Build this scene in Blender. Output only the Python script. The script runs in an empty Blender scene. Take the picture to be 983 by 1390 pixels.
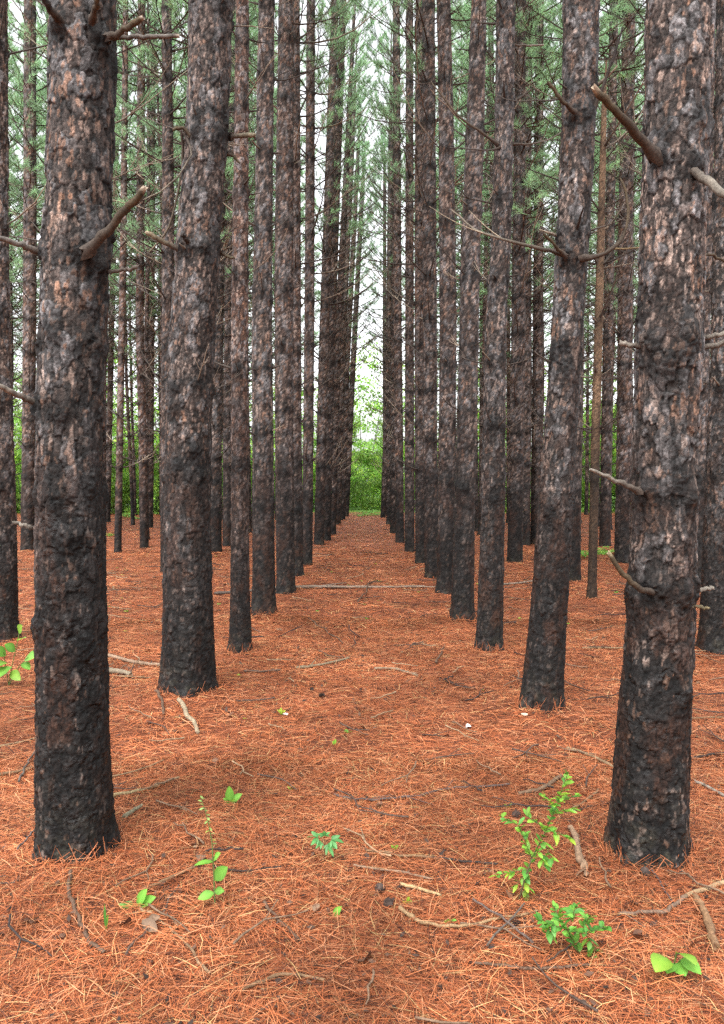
import bpy, math, random
import numpy as np
from mathutils import Vector, Matrix

R = np.random.default_rng(7)
random.seed(7)
S = bpy.context.scene
C = S.collection
PI = math.pi

# ------------------------------------------------------------------ camera geometry (measured from the photograph)
F, CX, CY, HOR, CAMZ = 1050.0, 491.5, 695.0, 655.0, 1.5
PITCH = math.atan((CY - HOR) / F)


def ray(px, py):
    a, b = (px - CX) / F, (CY - py) / F
    cp, sp = math.cos(PITCH), math.sin(PITCH)
    return np.array([a, cp + b * sp, -sp + b * cp])


def gpt(px, py):                       # where a line of sight meets the ground
    d = ray(px, py)
    t = CAMZ / -d[2]
    return d[0] * t, d[1] * t


def at(px, py, Y):                     # where a line of sight meets the upright plane at depth Y
    d = ray(px, py)
    t = Y / d[1]
    return np.array([d[0] * t, Y, CAMZ + d[2] * t])


# ------------------------------------------------------------------ numpy noise
def _h(ix, iy, iz, seed):
    h = (ix.astype(np.uint32) * np.uint32(374761393) + iy.astype(np.uint32) * np.uint32(668265263)
         + iz.astype(np.uint32) * np.uint32(2147483647) + np.uint32(seed * 974711 % 4294967291))
    h = (h ^ (h >> np.uint32(13))) * np.uint32(1274126177)
    h = (h ^ (h >> np.uint32(16))) * np.uint32(2246822519)
    return h ^ (h >> np.uint32(15))


def _u(h):
    return h.astype(np.float64) / 4294967295.0


def vnoise(P, seed=1):
    i = np.floor(P).astype(np.int64)
    f = P - i
    f = f * f * (3 - 2 * f)
    out = 0
    for dx in (0, 1):
        wx = f[:, 0] if dx else 1 - f[:, 0]
        for dy in (0, 1):
            wy = f[:, 1] if dy else 1 - f[:, 1]
            for dz in (0, 1):
                wz = f[:, 2] if dz else 1 - f[:, 2]
                out = out + wx * wy * wz * _u(_h(i[:, 0] + dx, i[:, 1] + dy, i[:, 2] + dz, seed))
    return out


def fbm(P, seed=1, o=3):
    s, a, t = 0, 1.0, 0
    for k in range(o):
        s = s + a * vnoise(P * (2.03 ** k), seed + k * 17)
        t += a
        a *= 0.5
    return s / t


def worley(P, seed=1):
    i = np.floor(P).astype(np.int64)
    n = len(P)
    f1, f2, idv = np.full(n, 9.0), np.full(n, 9.0), np.zeros(n)
    for dx in (-1, 0, 1):
        for dy in (-1, 0, 1):
            for dz in (-1, 0, 1):
                jx, jy, jz = i[:, 0] + dx, i[:, 1] + dy, i[:, 2] + dz
                h = _h(jx, jy, jz, seed)
                a = (h & np.uint32(1023)).astype(np.float64) / 1023
                b = ((h >> np.uint32(10)) & np.uint32(1023)).astype(np.float64) / 1023
                c = ((h >> np.uint32(20)) & np.uint32(1023)).astype(np.float64) / 1023
                d = np.sqrt((jx + a - P[:, 0]) ** 2 + (jy + b - P[:, 1]) ** 2 + (jz + c - P[:, 2]) ** 2)
                near = d < f1
                f2 = np.where(near, f1, np.minimum(f2, d))
                idv = np.where(near, _u(_h(jx, jy, jz, seed + 101)), idv)
                f1 = np.where(near, d, f1)
    return f1, f2, idv


def sstep(x, a, b):
    t = np.clip((x - a) / (b - a), 0, 1)
    return t * t * (3 - 2 * t)


# ------------------------------------------------------------------ mesh helpers
def make_mesh(name, V, faces, col=None, smooth=True):
    """faces: list of int arrays (n,3) or (n,4)."""
    me = bpy.data.meshes.new(name)
    V = np.asarray(V, dtype=np.float32)
    me.vertices.add(len(V))
    me.vertices.foreach_set('co', V.ravel())
    loops = np.concatenate([f.ravel() for f in faces]).astype(np.int32)
    sizes = np.concatenate([np.full(len(f), f.shape[1], dtype=np.int32) for f in faces])
    starts = np.concatenate([[0], np.cumsum(sizes)[:-1]]).astype(np.int32)
    me.loops.add(len(loops))
    me.loops.foreach_set('vertex_index', loops)
    me.polygons.add(len(sizes))
    me.polygons.foreach_set('loop_start', starts)
    me.polygons.foreach_set('loop_total', sizes)
    me.polygons.foreach_set('use_smooth', np.full(len(sizes), smooth))
    me.update(calc_edges=True)
    if col is not None:
        a = me.color_attributes.new('Col', 'FLOAT_COLOR', 'POINT')
        c4 = np.ones((len(V), 4), dtype=np.float32)
        col = np.asarray(col)
        c4[:, :col.shape[1]] = col
        a.data.foreach_set('color', c4.ravel())
    me.validate()
    return me


class MB:
    def __init__(self):
        self.V, self.F, self.K, self.n = [], {3: [], 4: []}, [], 0

    def add(self, V, F, col):
        V = np.asarray(V, float)
        F = np.asarray(F)
        self.V.append(V)
        self.F[F.shape[1]].append(F + self.n)
        c = np.asarray(col, float)
        self.K.append(np.broadcast_to(c, (len(V), 3)) if c.ndim == 1 else c)
        self.n += len(V)

    def tube(self, pts, rad, sides=5, col=(0.2, 0.15, 0.1), cap=True, jag=0.0):
        pts = np.asarray(pts, float)
        n = len(pts)
        rad = np.broadcast_to(np.asarray(rad, float), (n,))
        t = np.gradient(pts, axis=0)
        t /= np.linalg.norm(t, axis=1)[:, None] + 1e-9
        up = np.array([0.31, 0.17, 0.93])
        if abs(t[0] @ up) > 0.9:
            up = np.array([0.93, 0.3, 0.1])
        u = np.cross(t, up)
        u /= np.linalg.norm(u, axis=1)[:, None] + 1e-9
        v = np.cross(t, u)
        a = np.linspace(0, 2 * PI, sides, endpoint=False)
        ring = pts[:, None, :] + rad[:, None, None] * (np.cos(a)[None, :, None] * u[:, None, :] + np.sin(a)[None, :, None] * v[:, None, :])
        if jag:                       # splintered ends
            for e_, sg in ((0, -1), (n - 1, 1)):
                ring[e_] = ring[e_] + t[e_] * (sg * rad[e_] * jag * R.uniform(-.9, 1.4, sides))[:, None]
        V = ring.reshape(-1, 3)
        i = np.arange(n - 1)[:, None] * sides
        j = np.arange(sides)[None, :]
        j2 = (j + 1) % sides
        Fq = np.stack([i + j, i + j2, i + sides + j2, i + sides + j], axis=-1).reshape(-1, 4)
        c = np.asarray(col, float)
        cc = np.repeat(c, sides, axis=0) if c.ndim == 2 else c
        base = self.n
        self.add(V, Fq, cc)
        if cap:
            jj = np.arange(sides)
            for end, flip in ((0, True), (n - 1, False)):     # a cut face with a rim of its own, so that the edge stays crisp
                k = self.n
                out = pts[end] + t[end] * rad[end] * (.25 if not flip else -.25)
                self.V.append(np.concatenate([ring[end], out[None]]))
                ce = c[end] if c.ndim == 2 else c
                self.K.append(np.tile(ce, (sides + 1, 1)) * np.where(np.arange(sides + 1) == sides, .7, 1.15)[:, None])
                self.n += sides + 1
                f = np.stack([np.full(sides, k + sides), k + (jj + 1) % sides, k + jj], axis=-1)
                self.F[3].append(f if flip else f[:, ::-1])

    def mesh(self, name, smooth=True):
        fs = []
        for k in (3, 4):
            if self.F[k]:
                fs.append(np.concatenate(self.F[k]))
        return make_mesh(name, np.concatenate(self.V), fs, np.concatenate(self.K), smooth)


def link(name, me, mat=None, parent=None, loc=None):
    o = bpy.data.objects.new(name, me)
    C.objects.link(o)
    if mat is not None and not me.materials:
        me.materials.append(mat)
    if parent is not None:
        o.parent = parent
    if loc is not None:
        o.location = [float(x) for x in loc]
    return o


def tag(o, label, cat, group=None):
    o['label'] = label
    o['category'] = cat
    if group:
        o['group'] = group
    return o


def empty(name, loc, label, cat, group=None):
    o = bpy.data.objects.new(name, None)
    C.objects.link(o)
    o.location = [float(x) for x in loc]
    o.empty_display_size = 0.1
    return tag(o, label, cat, group)


# ------------------------------------------------------------------ materials
def mat_attr(name, rough=0.7, spec=0.3, trans=0.0, bump=0.0, bscale=200.0, detail=0.0, dscale=90.0, tint_rand=0.0, wet=False, bdist=0.004):
    m = bpy.data.materials.new(name)
    m.use_nodes = True
    nt = m.node_tree
    N, L = nt.nodes, nt.links
    b = N['Principled BSDF']
    b.inputs['Roughness'].default_value = rough
    b.inputs['Specular IOR Level'].default_value = spec
    a = N.new('ShaderNodeVertexColor')
    a.layer_name = 'Col'
    colr = a.outputs['Color']
    if wet:                                   # the alpha of the colour layer holds the roughness of damp bark
        L.new(a.outputs['Alpha'], b.inputs['Roughness'])
    tc = N.new('ShaderNodeTexCoord')
    if detail > 0:
        nz = N.new('ShaderNodeTexNoise')
        nz.inputs['Scale'].default_value = dscale
        nz.inputs['Detail'].default_value = 5
        nz.inputs['Roughness'].default_value = 0.7
        L.new(tc.outputs['Object'], nz.inputs['Vector'])
        mr = N.new('ShaderNodeMapRange')
        mr.inputs['From Min'].default_value = 0.3
        mr.inputs['From Max'].default_value = 0.7
        mr.inputs['To Min'].default_value = 1 - detail
        mr.inputs['To Max'].default_value = 1 + detail
        L.new(nz.outputs['Fac'], mr.inputs['Value'])
        mx = N.new('ShaderNodeMix')
        mx.data_type = 'RGBA'
        mx.blend_type = 'MULTIPLY'
        mx.inputs[0].default_value = 1
        L.new(colr, mx.inputs[6])
        L.new(mr.outputs[0], mx.inputs[7])
        colr = mx.outputs[2]
    if tint_rand > 0:
        oi = N.new('ShaderNodeObjectInfo')
        hs = N.new('ShaderNodeHueSaturation')
        mr = N.new('ShaderNodeMapRange')
        mr.inputs['To Min'].default_value = 1 - tint_rand
        mr.inputs['To Max'].default_value = 1 + tint_rand
        L.new(oi.outputs['Random'], mr.inputs['Value'])
        L.new(mr.outputs[0], hs.inputs['Value'])
        L.new(colr, hs.inputs['Color'])
        colr = hs.outputs[0]
    L.new(colr, b.inputs['Base Color'])
    if bump > 0:
        nz = N.new('ShaderNodeTexNoise')
        nz.inputs['Scale'].default_value = bscale
        nz.inputs['Detail'].default_value = 6
        nz.inputs['Roughness'].default_value = 0.72
        L.new(tc.outputs['Object'], nz.inputs['Vector'])
        bp = N.new('ShaderNodeBump')
        bp.inputs['Strength'].default_value = bump
        bp.inputs['Distance'].default_value = bdist
        L.new(nz.outputs['Fac'], bp.inputs['Height'])
        L.new(bp.outputs[0], b.inputs['Normal'])
    if trans > 0:
        tr = N.new('ShaderNodeBsdfTranslucent')
        L.new(colr, tr.inputs['Color'])
        ms = N.new('ShaderNodeMixShader')
        ms.inputs[0].default_value = trans
        L.new(b.outputs[0], ms.inputs[1])
        L.new(tr.outputs[0], ms.inputs[2])
        L.new(ms.outputs[0], N['Material Output'].inputs['Surface'])
    return m


M_bark = mat_attr('pine_bark', 0.62, 0.28, bump=1.0, bscale=120, detail=0.65, dscale=105, wet=True, bdist=0.0055)
M_dead = mat_attr('dead_wood', 0.75, 0.25, bump=0.8, bscale=140, detail=0.5, dscale=75)
M_needle = mat_attr('green_needles', 0.6, 0.15, trans=0.5, tint_rand=0.2)
M_leaf = mat_attr('green_leaf', 0.45, 0.4, trans=0.45)
M_bush = mat_attr('bush_leaf', 0.5, 0.3, trans=0.5, tint_rand=0.15)
M_litter = mat_attr('fallen_needles', 0.6, 0.18)
M_misc = mat_attr('forest_debris', 0.7, 0.25, detail=0.3, dscale=150)


def ground_material():
    m = bpy.data.materials.new('needle_floor')
    m.use_nodes = True
    N, L = m.node_tree.nodes, m.node_tree.links
    b = N['Principled BSDF']
    b.inputs['Roughness'].default_value = 0.65
    b.inputs['Specular IOR Level'].default_value = 0.2
    tc = N.new('ShaderNodeTexCoord')
    ramps, heights = None, None
    # needle-like streaks: noise stretched along several headings, the brightest streak wins
    for k, ang in enumerate((0.2, 0.95, 1.7, 2.5)):
        mp = N.new('ShaderNodeMapping')
        mp.inputs['Rotation'].default_value = (0, 0, ang)
        mp.inputs['Scale'].default_value = (9, 150, 1)
        mp.inputs['Location'].default_value = (k * 3.7, k * 1.3, k)
        L.new(tc.outputs['Object'], mp.inputs['Vector'])
        nz = N.new('ShaderNodeTexNoise')
        nz.inputs['Scale'].default_value = 1
        nz.inputs['Detail'].default_value = 2
        nz.inputs['Distortion'].default_value = 0.4
        L.new(mp.outputs[0], nz.inputs['Vector'])
        if heights is None:
            heights = nz.outputs['Fac']
        else:
            mx = N.new('ShaderNodeMath')
            mx.operation = 'MAXIMUM'
            L.new(heights, mx.inputs[0])
            L.new(nz.outputs['Fac'], mx.inputs[1])
            heights = mx.outputs[0]
    cr = N.new('ShaderNodeValToRGB')
    e = cr.color_ramp.elements
    e[0].position, e[0].color = 0.42, (0.022, 0.010, 0.008, 1)
    e[1].position, e[1].color = 0.80, (0.58, 0.235, 0.108, 1)
    x = e.new(0.54); x.color = (0.13, 0.042, 0.022, 1)
    x = e.new(0.65); x.color = (0.40, 0.120, 0.048, 1)
    L.new(heights, cr.inputs[0])
    # broad patches: paler orange, darker damp brown
    nz = N.new('ShaderNodeTexNoise')
    nz.inputs['Scale'].default_value = 1.3
    nz.inputs['Detail'].default_value = 6
    nz.inputs['Roughness'].default_value = 0.65
    L.new(tc.outputs['Object'], nz.inputs['Vector'])
    mr = N.new('ShaderNodeMapRange')
    mr.inputs['From Min'].default_value = 0.3
    mr.inputs['From Max'].default_value = 0.7
    mr.inputs['To Min'].default_value = 0.55
    mr.inputs['To Max'].default_value = 1.35
    L.new(nz.outputs['Fac'], mr.inputs['Value'])
    mx = N.new('ShaderNodeMix')
    mx.data_type = 'RGBA'
    mx.blend_type = 'MULTIPLY'
    mx.inputs[0].default_value = 1
    L.new(cr.outputs[0], mx.inputs[6])
    L.new(mr.outputs[0], mx.inputs[7])
    # beyond the plantation the floor turns to green growth (a property of the place, by position)
    sx = N.new('ShaderNodeSeparateXYZ')
    L.new(tc.outputs['Object'], sx.inputs[0])
    n2 = N.new('ShaderNodeTexNoise')
    n2.inputs['Scale'].default_value = 0.6
    n2.inputs['Detail'].default_value = 5
    L.new(tc.outputs['Object'], n2.inputs['Vector'])
    ad = N.new('ShaderNodeMath')
    ad.operation = 'MULTIPLY_ADD'
    ad.inputs[1].default_value = 7.0
    L.new(n2.outputs['Fac'], ad.inputs[0])
    L.new(sx.outputs['Y'], ad.inputs[2])
    g = N.new('ShaderNodeMapRange')
    g.inputs['From Min'].default_value = 40.5
    g.inputs['From Max'].default_value = 43.5
    L.new(ad.outputs[0], g.inputs['Value'])
    mg = N.new('ShaderNodeMix')
    mg.data_type = 'RGBA'
    L.new(g.outputs[0], mg.inputs[0])
    L.new(mx.outputs[2], mg.inputs[6])
    mg.inputs[7].default_value = (0.10, 0.20, 0.03, 1)
    L.new(mg.outputs[2], b.inputs['Base Color'])
    bp = N.new('ShaderNodeBump')
    bp.inputs['Strength'].default_value = 0.9
    bp.inputs['Distance'].default_value = 0.02
    L.new(heights, bp.inputs['Height'])
    L.new(bp.outputs[0], b.inputs['Normal'])
    return m


M_ground = ground_material()

# ------------------------------------------------------------------ tree list
# near and middle trees measured in the photograph: centreline points (px, py, width px), foot first
ORD = ['first', 'second', 'third', 'fourth', 'fifth', 'sixth', 'seventh', 'eighth', 'ninth', 'tenth', 'eleventh',
       'twelfth', 'thirteenth', 'fourteenth', 'fifteenth', 'sixteenth', 'seventeenth', 'eighteenth', 'nineteenth', 'twentieth',
       'twenty first', 'twenty second', 'twenty third', 'twenty fourth']
ROWL = 'pines of the row along the left edge of the path'
ROWR = 'pines of the row along the right edge of the path'
SIDEG = 'pines of the rows beside the path rows'
FARG = 'slender pines deep in the plantation'
SPEC = []   # pts, label, group, style(dict)


def T(pts, label, group, **st):
    SPEC.append(dict(pts=pts, label=label, group=group, st=st))


T([(101, 1158, 110), (101, 1130, 104), (101, 1090, 103), (99, 1000, 99), (97, 850, 95), (95, 700, 91), (97, 500, 89), (105, 330, 89), (111, 110, 86), (113, 0, 85)],
  'thick dark pine at front left of the path with a snapped stub slanting up right', ROWL, whorls=(0.95, 1.42, 2.02, 2.42, 3.16), own=True, dark=0.25, marks=[(120, 346, -.12), (82, 560, -.12), (95, 736, -.13), (82, 34, -.1), (140, 56, -.09), (138, 365, -.04), (60, 345, -.05), (118, 880, -.12), (62, 560, -.05)])
T([(880, 1166, 110), (881, 1140, 106), (886, 1000, 98), (896, 850, 91), (900, 700, 87), (905, 500, 86), (910, 330, 84), (916, 170, 84), (920, 0, 88)],
  'thick dark pine at front right of the path with broken stubs on both sides', ROWR, whorls=(1.05, 1.46, 2.06, 2.79, 3.5), own=True, dark=0.0, marks=[(886, 216, -.12), (936, 236, -.1), (874, 474, -.1), (932, 470, -.1), (872, 676, -.1), (935, 690, -.1), (928, 812, -.11), (884, 806, -.12), (908, 500, -.13), (930, 955, -.11)])
T([(255, 944, 77), (255, 925, 73), (256, 850, 68), (254, 700, 62), (260, 500, 60), (271, 330, 58), (284, 170, 55), (289, 0, 57)],
  'stout pine leaning right, second from the front in the left path row', ROWL, whorls=(1.5, 2.1, 3.05, 3.87, 4.6), own=True, dark=0.05, marks=[(250, 344, -.12), (280, 345, -.13), (268, 188, -.13), (300, 190, -.09), (240, 560, -.13), (262, 620, -.14)])
T([(734, 966, 60), (736, 945, 56), (744, 850, 50), (755, 700, 47), (761, 600, 43), (772, 450, 42), (779, 330, 43), (788, 170, 45), (792, 0, 48)],
  'pine leaning right with long curved dead branches, second in the right path row', ROWR, whorls=(1.3, 2.2, 3.05, 3.95, 4.7), own=True, dark=0.1, marks=[(768, 350, -.1), (788, 352, -.12), (780, 156, -.12), (800, 156, -.1), (765, 470, -.12), (748, 480, -.06)])
T([(327, 891, 33), (327, 870, 30), (326, 800, 26), (326, 700, 24), (326, 450, 23), (327, 330, 21), (330, 0, 17)],
  'thin reddish brown pine close behind the stout left pine', ROWL, whorls=(1.6, 2.4, 3.2, 3.9, 4.6, 5.2), own=True, red=0.9)
T([(664, 888, 39), (665, 870, 36), (669, 700, 32), (670, 640, 34), (671, 600, 30), (673, 450, 29), (681, 330, 26), (685, 170, 25), (687, 0, 24)],
  'pine with a kink at mid height, third in the right path row', ROWR, whorls=(1.3, 1.95, 2.5, 3.2, 3.9, 4.7, 5.4), own=True, red=0.1)
T([(358, 839, 35), (358, 820, 32), (358, 700, 29), (356, 450, 27), (358, 330, 24), (363, 0, 21)],
  'straight dark pine, fourth from the front in the left path row', ROWL, whorls=(1.2, 2.0, 2.7, 3.5, 4.2, 5, 5.8), own=True)
T([(627, 846, 34), (628, 825, 31), (631, 700, 28), (637, 450, 26), (640, 330, 26), (646, 170, 24), (651, 0, 20)],
  'straight dark pine, fourth from the front in the right path row', ROWR, whorls=(1.4, 2.2, 2.9, 3.6, 4.3, 5.1, 6), own=True, red=0.15)
T([(388, 808, 27), (388, 790, 25), (386, 600, 25), (386, 330, 25), (389, 0, 20)],
  'straight dark pine, fifth from the front in the left path row', ROWL, whorls=(1.6, 2.4, 3.2, 4.0, 4.8, 5.6, 6.4, 7.2), own=True, red=0.2)
T([(604, 809, 27), (605, 790, 24), (607, 600, 22), (608, 450, 23), (605, 170, 20), (601, 0, 18)],
  'straight dark pine, fifth from the front in the right path row', ROWR, whorls=(1.5, 2.2, 3.0, 3.9, 4.8, 5.7, 6.6, 7.4), own=True, red=0.2)
for k, (pts) in enumerate([
    [(402, 786, 21), (401, 600, 17), (400, 0, 14)], [(417, 771, 17), (420, 450, 16), (422, 0, 13)],
    [(433, 739, 16), (440, 450, 15), (455, 0, 12)], [(443, 734, 14), (450, 450, 13), (466, 0, 11)],
    [(451, 726, 12), (459, 450, 11), (472, 200, 9)], [(458, 712, 11), (466, 450, 10), (478, 200, 8)],
    [(465, 706, 9), (471, 500, 9), (484, 250, 7)], [(470, 701, 9), (479, 500, 9), (492, 260, 7)]]):
    T(pts, f'narrow pine, {ORD[k + 5]} from the front in the left path row', ROWL, red=0.3)
for k, (pts) in enumerate([
    [(587, 788, 20), (584, 600, 19), (584, 450, 19), (582, 0, 17)], [(571, 766, 17), (570, 450, 17), (571, 0, 16)],
    [(556, 749, 16), (556, 450, 14), (556, 0, 11)], [(543, 737, 14), (540, 450, 13), (538, 0, 11)],
    [(534, 724, 11), (535, 450, 10), (537, 150, 9)], [(528, 713, 9), (528, 450, 8), (530, 200, 7)],
    [(520, 703, 8), (526, 500, 7), (530, 250, 6)], [(523, 699, 7), (522, 450, 6), (522, 250, 5)]]):
    T(pts, f'narrow pine, {ORD[k + 5]} from the front in the right path row', ROWR, red=0.3)
# side rows
T([(5, 873, 41), (4, 850, 39), (2, 700, 37), (-6, 450, 35), (-8, 330, 34), (-8, 0, 30)],
  'dark pine cut by the left border, beside the young leafy plant', SIDEG, whorls=(1.4, 2.2, 3, 3.8, 4.6, 5.4), own=True, red=0.25)
T([(969, 888, 44), (971, 865, 41), (976, 700, 37), (984, 500, 35), (988, 300, 34), (991, 0, 30)],
  'dark pine cut by the right border, behind the front right pine', SIDEG, whorls=(1.5, 2.3, 3.1, 3.9, 4.7), own=True, red=0.05)
T([(944, 806, 26), (949, 600, 23), (957, 330, 21), (963, 0, 19)],
  'dark pine half hidden just right of the front right pine', SIDEG, red=0.2)
T([(803, 817, 14), (804, 790, 12), (808, 600, 12), (812, 450, 11), (815, 330, 10), (819, 150, 7), (821, 110, 2)],
  'thin pale tan dead pine snag without needles right of the path', SIDEG, tan=1.0, nocrown=True, H=6.6)
T([(776, 791, 24), (779, 600, 20), (785, 330, 18), (790, 0, 15)], 'dark pine just behind the right leaning pine', SIDEG, red=0.2)
T([(699, 765, 21), (701, 600, 20), (703, 450, 18), (705, 0, 14)], 'dark pine standing in the gap behind the kinked pine', SIDEG, red=0.2)
T([(712, 740, 15), (714, 450, 14), (716, 0, 11)], 'slim pine close behind the pine in the gap right of the kinked pine', SIDEG, red=0.25)
T([(728, 739, 16), (731, 450, 14), (734, 0, 11)], 'slim pine left of the right leaning pine', SIDEG, red=0.3)
T([(846, 766, 24), (847, 600, 20), (848, 330, 19), (852, 0, 16)], 'dark pine just left of the front right pine', SIDEG, red=0.25)
T([(821, 741, 15), (824, 450, 13), (830, 0, 11)], 'slim pine behind the pale dead snag', SIDEG, red=0.3)
T([(38, 746, 19), (39, 600, 17), (41, 330, 17), (41, 0, 15)], 'slim pine between the left border pine and the front left pine', SIDEG, red=0.4)
T([(291, 749, 20), (292, 600, 18), (297, 300, 17), (304, 0, 14)], 'dark pine right behind the stout left pine', SIDEG, red=0.1)
T([(309, 741, 14), (311, 450, 13), (316, 0, 11)], 'slim pine left of the thin reddish pine', SIDEG, red=0.2)
T([(160, 749, 10), (162, 600, 9), (166, 330, 9), (168, 0, 7)], 'very thin reddish pine right of the front left pine', SIDEG, red=0.9)
T([(196, 743, 12), (194, 600, 11), (190, 450, 11), (193, 0, 10)], 'thin reddish pine leaning left in the gap left of the stout pine', SIDEG, red=0.8)
T([(203, 717, 10), (205, 450, 10), (208, 0, 8)], 'thin brown pine just right of the thin left leaning pine', SIDEG, red=0.7)
T([(146, 709, 8), (152, 450, 8), (160, 200, 6)], 'thin pine against the bright green at the left, right beside the front pine', SIDEG, red=0.5)
T([(219, 700, 6), (220, 450, 6), (222, 200, 5)], 'very thin straight pine against the bright green left of the stout pine', SIDEG, red=0.5)
for px, py, w in ((97, 830, 24), (228, 780, 20), (262, 760, 20), (908, 800, 22)):      # hidden behind the front trees, seen from a step aside
    T([(px, py, w), (px, 300, w * 0.8)], 'dark pine hidden behind a front trunk', SIDEG, red=0.2)

TREES = []      # world-space description of each tree
for s in SPEC:
    pts = s['pts']
    x0, y0 = gpt(pts[0][0], pts[0][1])
    W = [at(px, py, y0) for px, py, w in pts]
    W[0] = np.array([x0, y0, 0.0])
    z = np.array([p[2] for p in W]); xx = np.array([p[0] for p in W])
    rr = np.array([w * (0.485 if y0 < 4 else 0.5 if y0 < 12 or 'path row' not in s['label'] else 0.43) * y0 / F for _, _, w in pts])
    xk = []
    for px, py, d in s['st'].get('marks', ()):          # knots seen on the near trunks
        q = at(px, py, y0 + d)
        xk.append((q[2], math.atan2(d, q[0] - np.interp(q[2], z, xx))))
    s['st']['xknots'] = xk
    TREES.append(dict(x=x0, y=y0, z=z, cx=xx - x0, r=rr, label=s['label'], group=s['group'], st=s['st'],
                      H=s['st'].get('H', float(R.uniform(16, 18))), sy=float(R.normal(0, .008))))


def px_of(x, y):
    return CX + F * x / y


have = [(t['x'], t['y']) for t in TREES]
grid = []
for k in list(range(-9, 0)) + list(range(1, 10)):
    row = k + (0.5 if k < 0 else -0.5)
    X = row * 2.3
    off = R.uniform(0, 1.8)
    for y in np.arange(16 + off, 41, 1.8):
        x, yy = X + R.normal(0, .1), y + R.normal(0, .22)
        if abs(k) == 1:
            continue
        if x < -4 and yy > 36.5 + 2 * math.sin(x):
            continue
        if x > 4 and yy > 38.5 + 2 * math.sin(x):
            continue
        if abs(x) > 0.49 * yy + 1.0:
            continue
        if any((x - a) ** 2 + (yy - b) ** 2 < 1.25 ** 2 for a, b in have):
            continue
        p = px_of(x, yy)
        if (148 < p < 216 or 690 < p < 830) and (yy < 19 or R.random() < 0.2):
            continue
        if R.random() < (0.05 if x < 0 else 0.28):
            continue
        have.append((x, yy))
        grid.append((x, yy))
for x, y in grid:
    d = float(np.clip(R.normal(0.185 if x > 0 else 0.155, 0.025), 0.11, 0.24))
    H = float(R.uniform(15.5, 18))
    z = np.array([0, 0.25, 1.3, 5, 9, 12])
    rr = d / 2 * np.array([1.3, 1.1, 1.0, 0.85, 0.68, 0.5])
    lx, a, ph = R.normal(0, .012), abs(R.normal(0, .05)), R.uniform(0, 6)
    cx = lx * z + a * (np.sin(z * 0.5 + ph) - math.sin(ph))
    side = 'left' if x < 0 else 'right'
    TREES.append(dict(x=x, y=y, z=z, cx=cx, r=rr, label=f'slender dark pine in the rows deep in the plantation on the {side}',
                      group=FARG + f' on the {side}', st=dict(red=float(R.uniform(.1, .8))), H=H, sy=float(R.normal(0, .01))))

TX = np.array([t['x'] for t in TREES]); TY = np.array([t['y'] for t in TREES]); TR = np.array([t['r'][1] for t in TREES])


# ------------------------------------------------------------------ ground
def gz(x, y):
    x = np.atleast_1d(np.asarray(x, float)); y = np.atleast_1d(np.asarray(y, float))
    P = np.stack([x, y, np.zeros_like(x)], 1)
    near = np.clip(1.6 - y / 60, 0.2, 1)
    h = ((fbm(P * 1.1, 3, 3) - 0.5) * 0.07 + (fbm(P * 6, 9, 2) - 0.5) * 0.022) * near
    for tx, ty, r in zip(TX, TY, TR):
        if ty > 16:
            continue
        d2 = (x - tx) ** 2 + (y - ty) ** 2
        h = h + 0.045 * np.exp(-d2 / (2 * (r + 0.16) ** 2))
    return h


def g1(x, y):
    return float(gz(x, y)[0])


def axis(parts):
    return np.unique(np.round(np.concatenate([np.arange(a, b, s) for a, b, s in parts]), 4))


ax = axis([(-400, -60, 34), (-60, -14, 2), (-14, -4, 0.25), (-4, 4, 0.05), (4, 14, 0.25), (14, 60, 2), (60, 401, 34)])
ay = axis([(-60, -4, 4), (-4, 1, 0.25), (1, 9, 0.05), (9, 18, 0.15), (18, 45, 0.6), (45, 100, 5), (100, 801, 50)])
gx, gy = np.meshgrid(ax, ay)
gv = np.stack([gx.ravel(), gy.ravel(), gz(gx.ravel(), gy.ravel())], 1)
nx, ny = len(ax), len(ay)
ii = (np.arange(ny - 1)[:, None] * nx + np.arange(nx - 1)[None, :]).ravel()
ground = link('ground', make_mesh('ground', gv, [np.stack([ii, ii + 1, ii + 1 + nx, ii + nx], 1)]), M_ground)
ground['kind'] = 'structure'
ground['label'] = 'forest floor covered with rust orange fallen pine needles'

# ------------------------------------------------------------------ fallen needle litter


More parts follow.
